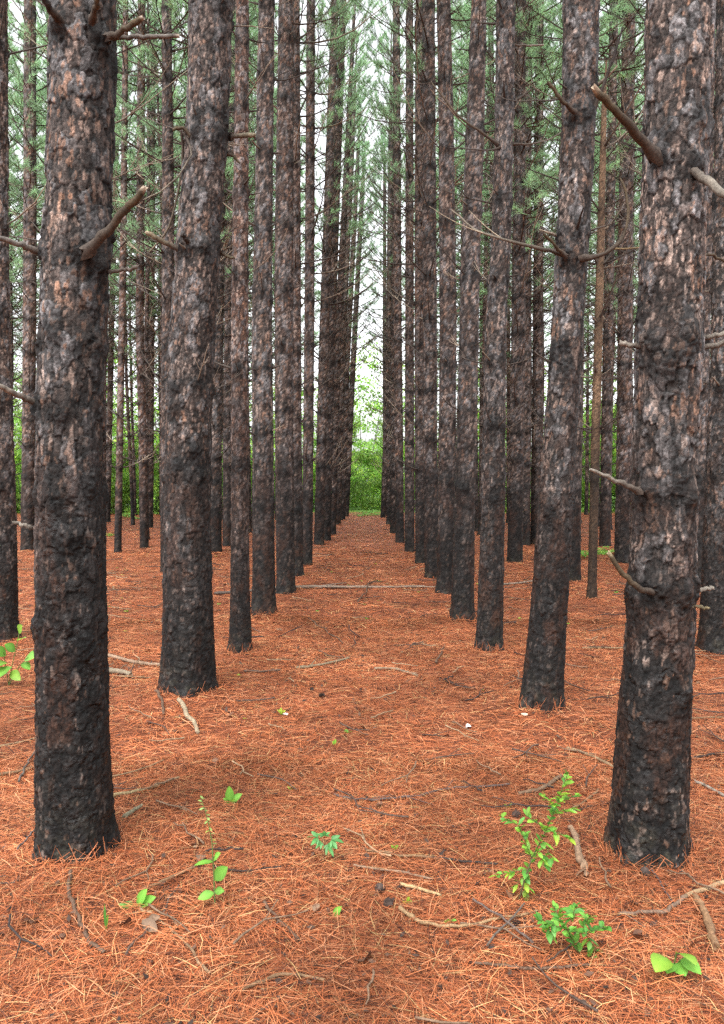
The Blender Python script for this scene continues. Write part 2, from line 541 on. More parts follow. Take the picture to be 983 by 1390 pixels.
def litter(n, y0, y1, wid, length, lift, seed):
    r = np.random.default_rng(seed)
    m = int(n * 2.6)
    y = r.uniform(y0, y1, m)
    half = 0.5 * y1 + 3.2
    x = r.uniform(-half, half, m)
    keep = np.abs(x) < 0.5 * y + 1.9 + r.exponential(.5, m)
    x, y = x[keep][:n], y[keep][:n]
    n = len(x)
    th = r.uniform(0, 2 * PI, n) + 0.5 * np.sin(x * 2 + y)
    L = length * r.uniform(0.5, 1.15, n)
    w = wid * r.uniform(0.7, 1.3, n)
    bend = r.normal(0, 0.16, n)
    d = np.stack([np.cos(th), np.sin(th)], 1)
    q = np.stack([-d[:, 1], d[:, 0]], 1)
    z0 = gz(x, y)
    tilt = r.normal(0, 0.10, n)
    lf = np.abs(r.normal(0, lift, n)) + 0.002
    V = np.zeros((n, 6, 3))
    for k, s in enumerate((-0.5, 0.0, 0.5)):
        cxy = np.stack([x, y], 1) + d * (L * s)[:, None] + q * (bend * L * (0.25 - s * s))[:, None]
        zz = z0 + lf + tilt * L * s - 0.15 * L * s * s
        zz = np.maximum(zz, z0 - 0.004)
        ww = (w * (0.5 if s else 0.6))[:, None]
        V[:, 2 * k, :2] = cxy - q * ww
        V[:, 2 * k + 1, :2] = cxy + q * ww
        V[:, 2 * k, 2] = zz
        V[:, 2 * k + 1, 2] = zz + w * 0.3
    b = np.arange(n)[:, None] * 6
    Fq = np.concatenate([b + np.array([[0, 2, 3, 1]]), b + np.array([[2, 4, 5, 3]])])
    pal = np.array([[.50, .170, .068], [.41, .116, .043], [.60, .270, .135], [.20, .062, .028], [.065, .028, .020], [.55, .34, .15]])
    ci = r.choice(6, n, p=[.28, .23, .13, .18, .14, .04])
    patch = 0.30 + 1.12 * fbm(np.stack([x * 1.6, y * 1.6, 0 * x], 1), 21, 3)
    c = pal[ci] * r.uniform(.65, 1.15, (n, 1)) * patch[:, None]
    return V.reshape(-1, 3), Fq, np.repeat(c, 6, 0)


lb = MB()
for a in ((190000, 1.0, 4.2, .0013, .13, .010, 1), (135000, 4.0, 8.5, .0020, .13, .011, 2),
          (84000, 8.0, 17, .0045, .14, .014, 3), (50000, 16, 38, .009, .17, .016, 4)):
    lb.add(*litter(*a))
for tx, ty, tr in list(zip(TX, TY, TR))[:8]:          # needles heaped against the feet of the nearest trunks
    for q in range(150):
        a = R.uniform(0, 6.28)
        rr_ = tr * R.uniform(1.12, 1.3)
        p = np.array([tx + rr_ * math.cos(a), ty + rr_ * math.sin(a), 0])
        p[2] = g1(p[0], p[1]) + .004
        up = np.array([-math.cos(a) * R.uniform(.0, .5) + R.normal(0, .5), -math.sin(a) * R.uniform(0, .5) + R.normal(0, .5), R.uniform(.05, .9)])
        up /= np.linalg.norm(up)
        e = p + up * R.uniform(.05, .11)
        dxy = e[:2] - np.array([tx, ty])
        if np.hypot(*dxy) < tr * 1.08:
            e[:2] = np.array([tx, ty]) + dxy / np.hypot(*dxy) * tr * 1.08
        w_ = np.cross(e - p, [R.normal(), R.normal(), R.normal()])
        w_ *= .0011 / (np.linalg.norm(w_) + 1e-9)
        lb.add([p - w_, p + w_, e + w_ * .6, e - w_ * .6], [[0, 1, 2, 3]], np.array([.50, .165, .068]) * R.uniform(.5, 1.15))
o = link('fallen_needles', lb.mesh('fallen_needles', smooth=False), M_litter)
o['kind'] = 'stuff'
tag(o, 'rust orange pine needles carpeting the forest floor', 'pine needles')

rb = np.random.default_rng(77)
nbk = 5200
yb = 1.5 + 12 * rb.random(nbk) ** 1.4
xb = rb.uniform(-1, 1, nbk) * (.5 * yb + .5)
keep = fbm(np.stack([xb * 1.4, yb * 1.4, 0 * xb], 1), 91, 3) > .42
xb, yb = xb[keep], yb[keep]
nbk = len(xb)
sz = rb.uniform(.004, .014, (nbk, 1)) * (.8 + .06 * yb[:, None])
ang = rb.uniform(0, 6.28, nbk)
ux = np.stack([np.cos(ang), np.sin(ang), rb.normal(0, .35, nbk)], 1)
uy = np.stack([-np.sin(ang), np.cos(ang), rb.normal(0, .35, nbk)], 1)
pb_ = np.stack([xb, yb, gz(xb, yb) + rb.uniform(.006, .018, nbk)], 1)
Vb = np.stack([pb_ - ux * sz * 1.3 - uy * sz * .4, pb_ + ux * sz * .4 - uy * sz * .6, pb_ + ux * sz * 1.2 + uy * sz * .3, pb_ - ux * sz * .3 + uy * sz * .6], 1).reshape(-1, 3)
cb_ = np.array([[.030, .020, .016], [.055, .034, .025], [.10, .055, .036]])[rb.integers(0, 3, nbk)]
o = link('bark_crumbs', make_mesh('bark_crumbs', Vb, [np.arange(nbk * 4).reshape(-1, 4)], np.repeat(cb_, 4, 0), False), M_litter)
o['kind'] = 'stuff'
tag(o, 'dark crumbs of bark and old cones strewn among the needles', 'bark crumbs')

# ------------------------------------------------------------------ trunks


def dead_branch(mb, p0, az, el, L, r0, twigs=True, curve=0.5, sides=4, rng=R, tone=1.0):
    n = 6
    d = np.array([math.cos(az) * math.cos(el), math.sin(az) * math.cos(el), math.sin(el)])
    side = np.array([-math.sin(az), math.cos(az), 0])
    t = np.linspace(0, 1, n)[:, None]
    c = curve * L
    sw = rng.normal(0, .12) * L
    pts = p0 + d * L * t + np.array([0, 0, 1]) * c * t ** 2.0 * 0.5 + side * sw * t ** 2 + rng.normal(0, .012 * L, (n, 3)) * t
    grey = np.array([.085, .068, .056]) * rng.uniform(.6, 1.3) * tone
    if rng.random() < .22:
        grey = np.array([.30, .24, .18]) * rng.uniform(.8, 1.1) * tone
    col = np.array([.04, .032, .027]) * (1 - t ** .6) + grey * t ** .6
    mb.tube(pts, r0 * (1 - 0.7 * t[:, 0]), sides, col)
    if twigs:
        for k in range(rng.integers(1, 5)):
            u = rng.uniform(.3, .9)
            i = min(int(u * (n - 1)), n - 2)
            q = pts[i] + (pts[i + 1] - pts[i]) * (u * (n - 1) - i)
            dd = d + side * rng.choice([-1, 1]) * rng.uniform(.5, 1.1) + np.array([0, 0, rng.uniform(0, .8)])
            dd /= np.linalg.norm(dd)
            l2 = L * rng.uniform(.2, .5)
            tt = np.linspace(0, 1, 4)[:, None]
            p2 = q + dd * l2 * tt + np.array([0, 0, .35 * l2]) * tt ** 2
            mb.tube(p2, r0 * .5 * (1 - .6 * tt[:, 0]), 3, grey, cap=False)


def centre_fns(t):
    z, cx, r, H = t['z'], t['cx'], t['r'], t['H']
    zt = z[-1]
    slope = (cx[-1] - cx[-2]) / (z[-1] - z[-2]) if len(z) > 2 else 0
    slope = float(np.clip(slope, -.05, .05))

    def cen(zz):
        a = np.interp(zz, z, cx)
        if len(z) > 2:          # soften the joints between measured points
            for dlt in (-.18, -.09, .09, .18):
                a = a + np.interp(np.clip(zz + dlt, 0, zt), z, cx)
            a = a / 5
        over = np.maximum(zz - zt, 0)
        return a + slope * over, t['sy'] * zz

    def rad(zz):
        a = np.interp(zz, z, r)
        rt = r[-1]
        if H > zt + .1:
            a = np.where(zz > zt, rt + (0.012 - rt) * np.clip((zz - zt) / (H - zt), 0, 1) ** 1.1, a)
        return a
    return cen, rad


def build_trunk(t, idx):
    cen, rad = centre_fns(t)
    Y, H, st = t['y'], t['H'], t['st']
    own = st.get('own', False)
    px = Y / 770.0
    vis = min(H, 1.8 + 0.66 * Y)
    dz = max(px * (1.05 if Y < 8 else 1.5), .004)
    zl = [np.arange(-0.12, vis, dz)]
    if vis < H - .3:
        zl.append(np.arange(vis, H, 0.12))
    zl.append([H])
    zz = np.concatenate(zl)
    rmid = float(rad(np.array([1.3]))[0])
    na = int(np.clip(2 * PI * rmid / dz, 10, 240))
    th = np.linspace(0, 2 * PI, na, endpoint=False)
    if 'whorls' in st:
        wh = list(st['whorls'])
        w = wh[-1] + .75
    else:
        wh, w = [], R.uniform(1.0, 1.6)
    while w < H - 1:
        wh.append(w)
        w += R.uniform(.48, .8)
    wh = np.array(wh)
    zc = np.maximum(zz, 0)
    ccx, ccy = cen(zc)
    rr = rad(zc)
    ZZ, TH = np.meshgrid(zz, th, indexing='ij')
    RR = np.repeat(rr[:, None], na, 1)
    P = np.stack([RR * np.cos(TH), RR * np.sin(TH), ZZ], -1).reshape(-1, 3)
    Q = P + idx * 13.7
    n = len(P)
    z = P[:, 2]
    k = np.clip(rmid / .12, .5, 1.15)
    # root flare ridges
    flare = np.exp(-np.maximum(z, 0) / .11) * (0.08 + .15 * np.sin(TH.ravel() * 5 + idx) * (.6 + .4 * np.sin(TH.ravel() * 2 + idx * 2)))
    warp = np.stack([fbm(Q * 30, 5, 3), fbm(Q * 30 + 9, 6, 3), fbm(Q * 30 + 5, 7, 3)], 1) - .5
    f1, f2, ha = worley(Q / np.array([.046, .046, .088]) * (1 / k) + warp * .8, 11)
    ea = np.clip((f2 - f1) / .14, 0, 1)
    f1, f2, hb = worley(Q / np.array([.015, .015, .036]) * (1 / k) + warp * 1.2, 12)
    eb = np.clip((f2 - f1) / .3, 0, 1)
    lump = fbm(Q * np.array([9, 9, 6]), 14, 3) - .5
    big = fbm(Q * np.array([5, 5, 1.6]), 31, 3)
    rough = fbm(Q * np.array([70, 70, 55]), 15, 3)
    ragged = fbm(Q * np.array([26, 26, 20]), 16, 4)
    low = 1 - sstep(z + (big - .5) * 1.2, .3, 1.6)
    rel = 1.0 if Y < 9 else .7
    disp = rel * k * ((ha - .5) * .0105 * (1 - .45 * low) + (ea - 1) * .003 + (hb - .5) * .0022 + (rough - .5) * (.005 + .006 * low)) + lump * .006 * k
    # whorl knots
    dk = np.zeros(n)
    knots = []
    tha = TH.ravel()
    for wz in wh[wh < vis + .3]:
        m = np.abs(z - wz) < .22
        if not m.any():
            continue
        nb = R.integers(4, 7)
        a0 = R.uniform(0, 6.28)
        ring = np.exp(-((z[m] - wz) / (.05 + .0012 * Y)) ** 2) * (.5 if own else .9)
        disp[m] += ring * .004 * k
        dk[m] = np.maximum(dk[m], ring * .75)
        for j in range(nb):
            az = a0 + j * 2 * PI / nb + R.normal(0, .25)
            dzk = R.normal(0, .025)
            knots.append((wz + dzk, az))
            da = np.angle(np.exp(1j * (tha[m] - az))) * rmid
            g = np.exp(-((da / .030) ** 2 + ((z[m] - wz - dzk) / .045) ** 2))
            disp[m] += g * .011 * k
            g2 = np.exp(-((da / (.05 + .15 * (rmid - .1))) ** 2 + ((z[m] - wz - dzk) / .095) ** 2))
            dk[m] = np.maximum(dk[m], g2)
    for (kz, kaz) in st.get('xknots', ()):
        da = np.angle(np.exp(1j * (tha - kaz))) * rmid
        g = np.exp(-((da / .035) ** 2 + ((z - kz) / .05) ** 2))
        disp += g * .02
        dk = np.maximum(dk, 1.15 * np.exp(-((da / .06) ** 2 + ((z - kz + .02) / .085) ** 2)))
    dn = dk * (.6 + .8 * fbm(Q * 45, 41, 2))
    disp += dk * (fbm(Q * 55, 44, 2) - .5) * .015
    # colour
    tt = sstep(z + (big - .5) * 1.6, .3, 2.6)[:, None]
    red = (st.get('red', .12) + np.random.default_rng(idx + 7).uniform(-.08, .22) * (Y > 9) + .16 * sstep(z, 2.5, 8))[:, None]
    base = np.array([.0135, .0112, .0102])
    vt = np.random.default_rng(idx + 40).uniform(.82, 1.18)
    upper = (np.array([.074, .063, .057]) * (1 - red) + np.array([.175, .092, .063]) * red) * vt
    c = base * (1 - tt) + upper * tt
    c = c * (.62 + .70 * ha[:, None]) * (.55 + .8 * sstep(rough, .34, .66)[:, None]) * (.75 + .5 * hb[:, None])
    g = sstep(ha, .52, .58)[:, None] * .65 * (.25 + .75 * tt)          # smooth grey faces of the older plates
    lum = c.mean(1, keepdims=True)
    c = c * (1 - g) + np.array([1.85, 1.86, 1.93]) * lum * g
    # fresh pinkish wood where flakes have come away, in upright streaks
    spots = fbm(Q * np.array([7, 7, 5]), 51, 2)
    strk = fbm(Q * np.array([66, 66, 25]), 54, 3)
    pth = .577 - .015 * red[:, 0] + .055 * (1 - tt[:, 0])
    pk = (sstep(strk + .07 * (spots - .5), pth, pth + .03) * ((.45 if Y < 4 else .16) + (.50 if Y < 4 else .66) * tt[:, 0]))[:, None] * (.55 + .45 * rough[:, None])
    hue = sstep(vnoise(Q * np.array([13, 13, 9]), 57), .35, .75)[:, None]
    pkc = np.array([[.40, .30, .25]]) * (1 - hue) + np.array([[.30, .165, .105]]) * hue
    c = c * (1 - pk) + pkc * pk * (.6 + .8 * rough[:, None])
    # rust stains and a greenish bloom low on the stem
    st_ = (sstep(fbm(Q * np.array([12, 12, 5]), 71, 3), .52, .66) * (1 - .7 * tt[:, 0]))[:, None] * .7
    c = c * (1 - st_) + np.array([.052, .021, .011]) * st_ * (.4 + rough[:, None])
    gr = (np.exp(-np.maximum(z, 0) / .16) * sstep(fbm(Q * 20, 73, 3), .42, .62))[:, None] * .6
    c = c * (1 - gr) + np.array([.060, .056, .036]) * gr * (.4 + rough[:, None])
    # dark ragged breaks between plates
    dkp = sstep(.47 - ragged, -.01, .06)[:, None]
    c = c * (1 - .50 * dkp * (1 - .6 * pk))
    c = c * (.16 + .84 * ea[:, None]) * (.55 + .45 * eb[:, None])
    fis = np.abs(fbm(Q * np.array([46, 46, 8]), 61, 3) - .5)          # fine upright cracks
    c = c * (.45 + .55 * sstep(fis, .0, .035))[:, None]
    disp = disp - rel * k * .0025 * (1 - sstep(fis, .0, .035))
    c = c * (1 - (.76 if Y < 4 else .85) * np.clip(dn * 1.1, 0, 1)[:, None])
    c = c * (.68 + .64 * big[:, None])
    # the damp side of the stem, with its shade painted into the colour
    damp_shade = st.get('dark', 0.0)
    if damp_shade:
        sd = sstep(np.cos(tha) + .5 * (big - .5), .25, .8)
        c = c * (1 - (.35 + damp_shade) * sd)[:, None]
    if st.get('tan'):
        c = np.array([.17, .105, .062]) * (.4 + .9 * hb[:, None]) * (.22 + .78 * sstep(z + (big - .5) * 2, .6, 3.0))[:, None] * (1 - .6 * dk[:, None]) * (.35 + .65 * ea[:, None]) * (.3 + 1.3 * big[:, None])
    taper = np.clip((H - z) / 2.0, .05, 1)
    rad2 = RR.ravel() * (1 + flare) + disp * taper
    V = np.stack([rad2 * np.cos(tha), rad2 * np.sin(tha), z], 1)
    V[:, 0] += np.repeat(ccx, na)
    V[:, 1] += np.repeat(ccy, na)
    nz = len(zz)
    i = (np.arange(nz - 1)[:, None] * na)
    j = np.arange(na)[None, :]
    Fq = np.stack([i + j, i + (j + 1) % na, i + na + (j + 1) % na, i + na + j], -1).reshape(-1, 4)
    glint = sstep(fbm(Q * 38, 81, 2), .54, .64) * (1 - .75 * tt[:, 0])
    wetness = np.clip(.80 - .52 * glint - .10 * g[:, 0], .24, .9)
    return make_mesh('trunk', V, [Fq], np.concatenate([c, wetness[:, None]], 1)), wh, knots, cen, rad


# ------------------------------------------------------------------ crowns (a few shapes, shared)
def crown_mesh(seed):
    r = np.random.default_rng(seed)
    mb = MB()
    CB, CT = 0.0, 9.2
    z = CB
    tv, tk = [], []
    while z < CT:
        f = (z - CB) / (CT - CB)
        Lb = (1.15 + .9 * math.sin(min(1, f * 1.5 + .18) * PI * .62)) * (1 - f ** 2.6) + .25
        nb = r.integers(4, 7)
        a0 = r.uniform(0, 6.28)
        for j in range(nb):
            if r.random() < (.5 if f < .3 else .2):
                continue
            az = a0 + j * 2 * PI / nb + r.normal(0, .25)
            el = math.radians(5 + 45 * f + r.normal(0, 8))
            L = Lb * r.uniform(.6, 1.1)
            d = np.array([math.cos(az) * math.cos(el), math.sin(az) * math.cos(el), math.sin(el)])
            t = np.linspace(0, 1, 5)[:, None]
            pts = np.array([0, 0, z]) + d * L * t + np.array([0, 0, .22 * L]) * t ** 2
            mb.tube(pts, .014 * (1 - .7 * t[:, 0]), 3, (.10, .075, .06), cap=False)
            side = np.array([-math.sin(az), math.cos(az), 0])
            tips = [(pts[-1], d)]
            for q in range(r.integers(3, 6)):
                u = r.uniform(.3, .95)
                p = np.array([0, 0, z]) + d * L * u + np.array([0, 0, .22 * L]) * u * u
                dd = d * .8 + side * r.choice([-1, 1]) * r.uniform(.4, 1) + np.array([0, 0, r.uniform(.1, .6)])
                dd /= np.linalg.norm(dd)
                l2 = r.uniform(.15, .45) * (1.2 - f * .5)
                e = p + dd * l2
                mb.tube(np.stack([p, e]), .006, 3, (.10, .075, .06), cap=False)
                tips.append((e, dd))
            for (e, dd) in tips:
                tone = r.uniform(.65, 1.25)
                for back in (0, .09, .18):
                    tv.append(np.concatenate([e - dd * back, dd])); tk.append(tone * (1 - back))
        z += r.uniform(.42, .62)
    tv = np.array(tv); tk = np.array(tk)
    M = 20
    p = np.repeat(tv[:, :3], M, 0); d = np.repeat(tv[:, 3:], M, 0); k = np.repeat(tk, M)
    n = len(p)
    rv = r.normal(0, 1, (n, 3))
    nd = d * r.uniform(.2, 1.1, (n, 1)) + rv * .5
    nd[:, 2] += .15
    nd /= np.linalg.norm(nd, axis=1)[:, None]
    L = r.uniform(.11, .19, n)[:, None]
    w = np.cross(nd, r.normal(0, 1, (n, 3)))
    w /= np.linalg.norm(w, axis=1)[:, None] + 1e-9
    hw = .0046
    V = np.stack([p - w * hw, p + w * hw, p + nd * L], 1).reshape(-1, 3)
    col = np.array([.37, .58, .33]) * k[:, None] * r.uniform(.75, 1.25, (n, 1))
    mb.add(V, np.arange(n * 3).reshape(-1, 3), np.repeat(col, 3, 0))
    return mb.mesh('crown', smooth=False)


CROWNS = [crown_mesh(100 + k) for k in range(5)]
for me in CROWNS:
    me.materials.append(M_needle)
CROWN0 = 7.4

NEAR = {}
for idx, t in enumerate(TREES):
    b = (t['x'], t['y'], g1(t['x'], t['y']) - .01)
    root = empty('pine_tree', b, t['label'], 'pine tree', t['group'])
    t['root'] = root
    t['base'] = np.array(b)
    me, wh, knots, cen, rad = build_trunk(t, idx)
    link('trunk', me, M_bark, root)
    t['cen'], t['rad'] = cen, rad
    own = t['st'].get('own', False)
    if own:
        NEAR[idx] = root
    mb = MB()
    ztop = min(CROWN0 + 1, 2.2 + .66 * t['y'])
    for (kz, az) in knots:
        if kz < 1.7 or kz > ztop or t['H'] - kz < .3:
            continue
        px = [c[0] for c in cen(np.array([kz]))]
        r0 = float(rad(np.array([kz]))[0])
        p0 = np.array([px[0] + (r0 - .01) * math.cos(az), px[1] + (r0 - .01) * math.sin(az), kz])
        hi = sstep(kz, 2.0, 7.0)
        if own:
            if idx in (0, 1):
                continue
            if R.random() < .55:
                L = R.uniform(.06, .2)
                one = MB()
                dead_branch(one, p0, az, R.uniform(0, .7), L, R.uniform(.009, .014), False, .1, 6, tone=.7)
            elif R.random() < .8:
                L = R.uniform(.25, .75) * (.5 + hi)
                one = MB()
                dead_branch(one, p0, az, R.uniform(.1, .6), L, R.uniform(.005, .010), True, R.uniform(.1, .8), 5)
            else:
                continue
            link('dead_branch', one.mesh('dead_branch'), M_dead, root)
        else:
            if R.random() < .7:
                dead_branch(mb, p0, az + R.normal(0, .3), R.uniform(-.2, .7), R.uniform(.04, .13), .011 + t['y'] * .0002, False, .1, 3, tone=.5)
            if R.random() < .12:
                continue
            stub = R.random() < .5 - .45 * hi
            L = R.uniform(.06, .2) if stub else R.uniform(.3, .8) + hi * R.uniform(.3, 1.1)
            th_ = .0075 + t['y'] * .00022
            dead_branch(mb, p0, az, R.uniform(.05, .65), L, th_ * R.uniform(.9, 1.7), not stub, R.uniform(.1, .9), 3 if t['y'] > 15 else 4)
    if mb.n:
        br = link('dead_branches', mb.mesh('dead_branches'), M_dead, root)
        br['kind'] = 'stuff'
    if not t['st'].get('nocrown'):
        h = t['H']
        cb = CROWN0 if t['y'] < 13 or 'path row' in t['label'] else R.uniform(5.2, 6.6)
        sc = (h - cb) / 9.2
        zA, zB = np.array([cb]), np.array([h])
        a = np.array([float(cen(zA)[0][0]), float(cen(zA)[1][0]), cb])
        e = np.array([float(cen(zB)[0][0]), float(cen(zB)[1][0]), h])
        cr = link('crown', CROWNS[idx % 5], None, root, a)
        q = Vector((0, 0, 1)).rotation_difference(Vector(e - a))
        cr.rotation_mode = 'QUATERNION'
        cr.rotation_quaternion = q @ Matrix.Rotation(R.uniform(0, 6.28), 3, 'Z').to_quaternion()
        wd = .62 if 'path row' in t['label'] else R.uniform(.9, 1.15)
        cr.scale = (wd, wd, sc)

# branches of the nearest trees, measured one by one
GREY, PALE, DARK, OLIVE = (.15, .125, .105), (.42, .36, .28), (.05, .038, .030), (.13, .090, .046)


def nb(idx, pts, w0, w1, col, tip=None, twig=None):
    """pts: (px, py, depth offset from the tree's axis)"""
    t = TREES[idx]
    Y = t['y']
    W = np.array([at(px, py, Y + d) for px, py, d in pts]) - t['base']
    m = 14
    s = np.linspace(0, 1, len(W)); q = np.linspace(0, 1, m)
    out = np.stack([np.interp(q, s, W[:, k]) for k in range(3)], 1)
    if len(W) > 2:
        for _ in range(2):
            out[1:-1] = (out[:-2] + out[1:-1] * 2 + out[2:]) / 4
    out[1:-1] += R.normal(0, .0025, (m - 2, 3))
    rr = np.linspace(w0, w1 * .9, m) * .37 * Y / F * (1 + R.normal(0, .07, m))
    rr[0] *= 1.5; rr[1] *= 1.2; rr[-1] *= .8
    cc = np.array(col)[None] * R.uniform(.6, 1.2, (m, 1)) * np.array([.46, .47, .50])
    f = np.clip(np.linspace(-.15, 1.4, m), 0, 1)[:, None]
    cc = np.array(DARK)[None] * (1 - f) + cc * f
    if tip is not None:
        cc[-1] = tip
    mb = MB()
    mb.tube(out, rr, 10, cc, jag=.9)
    if twig:
        for u, dx, dz, L in twig:
            k = int(u * (m - 1))
            p = out[k]
            tt = np.linspace(0, 1, 5)[:, None]
            e = p + np.array([dx, R.normal(0, .3), dz]) / math.hypot(dx, dz) * L * tt + np.array([0, 0, .2 * L]) * tt ** 2
            mb.tube(e, rr[k] * .5 * (1 - .6 * tt[:, 0]), 5, col)
    return link('dead_branch', mb.mesh('dead_branch'), M_dead, t['root'])


rL, rR = -.12, -.12
# front left pine
nb(0, [(118, 342, -.12), (150, 310, -.17), (175, 280, -.22), (197, 254, -.26)], 17, 12, OLIVE, (.30, .24, .18))
nb(0, [(146, 52, -.08), (170, 40, -.10), (194, 24, -.12)], 13, 10, OLIVE, (.3, .25, .2))
nb(0, [(148, 52, 0), (190, 50, 0), (243, 49, .02)], 9, 8, (.23, .2, .165), (.3, .25, .2))
nb(0, [(86, 32, -.1), (70, 15, -.18), (55, -12, -.24)], 15, 11, DARK)
nb(0, [(126, 28, -.12), (130, 8, -.2), (136, -15, -.25)], 12, 9, OLIVE)
nb(0, [(62, 345, -.03), (34, 334, -.10), (-4, 322, -.20)], 13, 9, (.30, .26, .215))
nb(0, [(52, 548, -.05), (30, 538, -.12), (-6, 522, -.24)], 12, 10, PALE)
nb(0, [(52, 717, -.03), (36, 714, -.05), (19, 709, -.08)], 8, 8, PALE)
nb(0, [(147, 369, 0), (168, 366, .02), (187, 362, .03)], 7, 8, (.25, .2, .155))
# front right pine
nb(1, [(889, 212, -.12), (860, 178, -.22), (838, 152, -.30), (806, 118, -.36)], 17, 12, OLIVE, (.3, .24, .17))
nb(1, [(934, 227, -.11), (955, 243, -.18), (1000, 275, -.32)], 15, 15, (.34, .29, .22))
nb(1, [(868, 667, -.10), (850, 658, -.14), (826, 648, -.17), (802, 637, -.19)], 11, 6, PALE)
nb(1, [(888, 803, -.11), (868, 801, -.17), (848, 783, -.20), (826, 750, -.22)], 12, 9, OLIVE, (.3, .25, .15))
nb(1, [(930, 823, -.08), (948, 824, -.10), (963, 826, -.12)], 7, 6, (.26, .2, .1))
nb(1, [(938, 803, 0), (952, 801, 0), (968, 798, 0)], 7, 9, PALE)
nb(1, [(945, 460, .02), (968, 456, 0), (1000, 451, 0)], 10, 9, PALE)
nb(1, [(945, 474, -.03), (968, 470, -.05), (1000, 462, -.1)], 11, 9, (.28, .24, .19))
nb(1, [(868, 470, -.03), (855, 469, -.03), (842, 465, -.04)], 9, 10, PALE)
nb(1, [(940, 350, 0), (965, 345, .03), (1000, 362, .1)], 7, 4, OLIVE)
# stout left pine
nb(2, [(246, 340, -.12), (222, 328, -.18), (198, 315, -.22)], 10, 8, (.26, .2, .12), (.33, .27, .19))
nb(2, [(312, 186, 0), (330, 184, 0), (346, 183, 0)], 9, 9, (.30, .25, .16))
nb(2, [(258, 332, -.15), (252, 324, -.22), (248, 318, -.25)], 9, 8, DARK)
nb(2, [(262, 200, -.10), (258, 182, -.16), (247, 172, -.18), (236, 176, -.2)], 8, 6, OLIVE)
nb(2, [(250, 180, -.14), (262, 205, -.2), (250, 228, -.25), (228, 255, -.28), (195, 271, -.3)], 4, 2, (.33, .28, .2))
nb(2, [(247, 176, -.12), (250, 215, -.05), (240, 275, .0), (226, 318, .04), (203, 342, .08)], 5, 3, (.29, .23, .15))
nb(2, [(300, 342, .0), (308, 348, .0), (318, 350, .0)], 8, 5, (.25, .2, .12))
nb(2, [(308, 208, .0), (318, 212, .0), (326, 222, .0)], 7, 4, OLIVE)
# right leaning pine
nb(3, [(768, 348, -.10), (758, 338, -.16), (738, 317, -.22)], 8, 5, OLIVE)
nb(3, [(768, 346, -.07), (735, 338, -.15), (690, 327, -.2), (645, 316, -.2), (613, 285, -.15)], 8, 3, (.30, .25, .18), twig=[(.75, -1, .2, .35), (.55, -1, .6, .25)])
nb(3, [(792, 350, -.08), (820, 348, -.12), (843, 330, -.12), (854, 300, -.1), (852, 262, -.08), (842, 242, -.06)], 9, 4, OLIVE, twig=[(.35, 1, -.1, .3)])
nb(3, [(780, 152, -.1), (765, 140, -.18), (744, 112, -.22)], 8, 6, OLIVE)
nb(3, [(805, 150, .0), (818, 120, -.05), (832, 80, -.08), (845, 38, -.1)], 8, 4, DARK, twig=[(.6, .6, 1, .25)])
# kinked pine
nb(5, [(676, 196, -.05), (655, 180, -.1), (625, 162, -.15), (600, 130, -.2), (585, 110, -.2)], 6, 2.5, (.26, .2, .13))
nb(5, [(695, 196, 0), (720, 196, .05), (745, 190, .1), (765, 178, .12)], 4, 2, (.30, .26, .2))
nb(5, [(690, 60, 0), (715, 62, .1), (738, 61, .15)], 4, 4, PALE)
nb(5, [(680, 200, -.05), (660, 205, -.1), (610, 200, -.2)], 4, 2, GREY)

# ------------------------------------------------------------------ fallen sticks, each a thing of its own
def stick(px, w0, w1, col, name, label, cat, group=None, lift=.012, tip=None, twigs=0, sides=7, ends=None):
    W = np.array([gpt(*p) for p in px])
    m = max(9, 5 * len(W))
    s = np.linspace(0, 1, len(W)); q = np.linspace(0, 1, m)
    x, y = np.interp(q, s, W[:, 0]), np.interp(q, s, W[:, 1])
    if len(W) > 2:
        for _ in range(2):
            x[1:-1] = (x[:-2] + 2 * x[1:-1] + x[2:]) / 4
            y[1:-1] = (y[:-2] + 2 * y[1:-1] + y[2:]) / 4
    Y = float(y.mean())
    L = math.hypot(x[-1] - x[0], y[-1] - y[0])
    rr = np.linspace(w0, w1, m) * .38 * Y / F * (1 + R.normal(0, .08, m))
    kx, ky = np.cumsum(R.normal(0, .010 * L, m)), np.cumsum(R.normal(0, .010 * L, m))
    x = x + kx - np.linspace(0, kx[-1], m); y = y + ky - np.linspace(0, ky[-1], m)
    z = gz(x, y)
    z = np.convolve(np.pad(z, 3, 'edge'), np.ones(7) / 7, 'valid') + rr * .55 + lift * .9
    p = np.stack([x, y, z], 1)
    org = p[0].copy()
    cc = np.array(col)[None] * R.uniform(.8, 1.15, (m, 1)) * .8
    if tip is not None:
        cc[int(m * .6):] = np.array(tip)[None] * .85 * R.uniform(.85, 1.12, (m - int(m * .6), 1))
    mb = MB()
    mb.tube(p - org, rr, sides, cc, jag=.9)
    for k in range(twigs):
        i = R.integers(1, m - 1)
        d = p[min(i + 1, m - 1)] - p[i - 1]
        d /= np.linalg.norm(d)
        a = R.choice([-1, 1]) * R.uniform(.4, 1.1)
        dd = np.array([d[0] * math.cos(a) - d[1] * math.sin(a), d[0] * math.sin(a) + d[1] * math.cos(a), R.uniform(-.05, .25)])
        l2 = L * R.uniform(.12, .35)
        tt = np.linspace(0, 1, 5)[:, None]
        mb.tube(p[i] - org + dd * l2 * tt, rr[i] * .55 * (1 - .6 * tt[:, 0]), 5, np.array(col) * .9)
    o = link(name, mb.mesh(name), M_dead, None, org)
    return tag(o, label, cat, group)


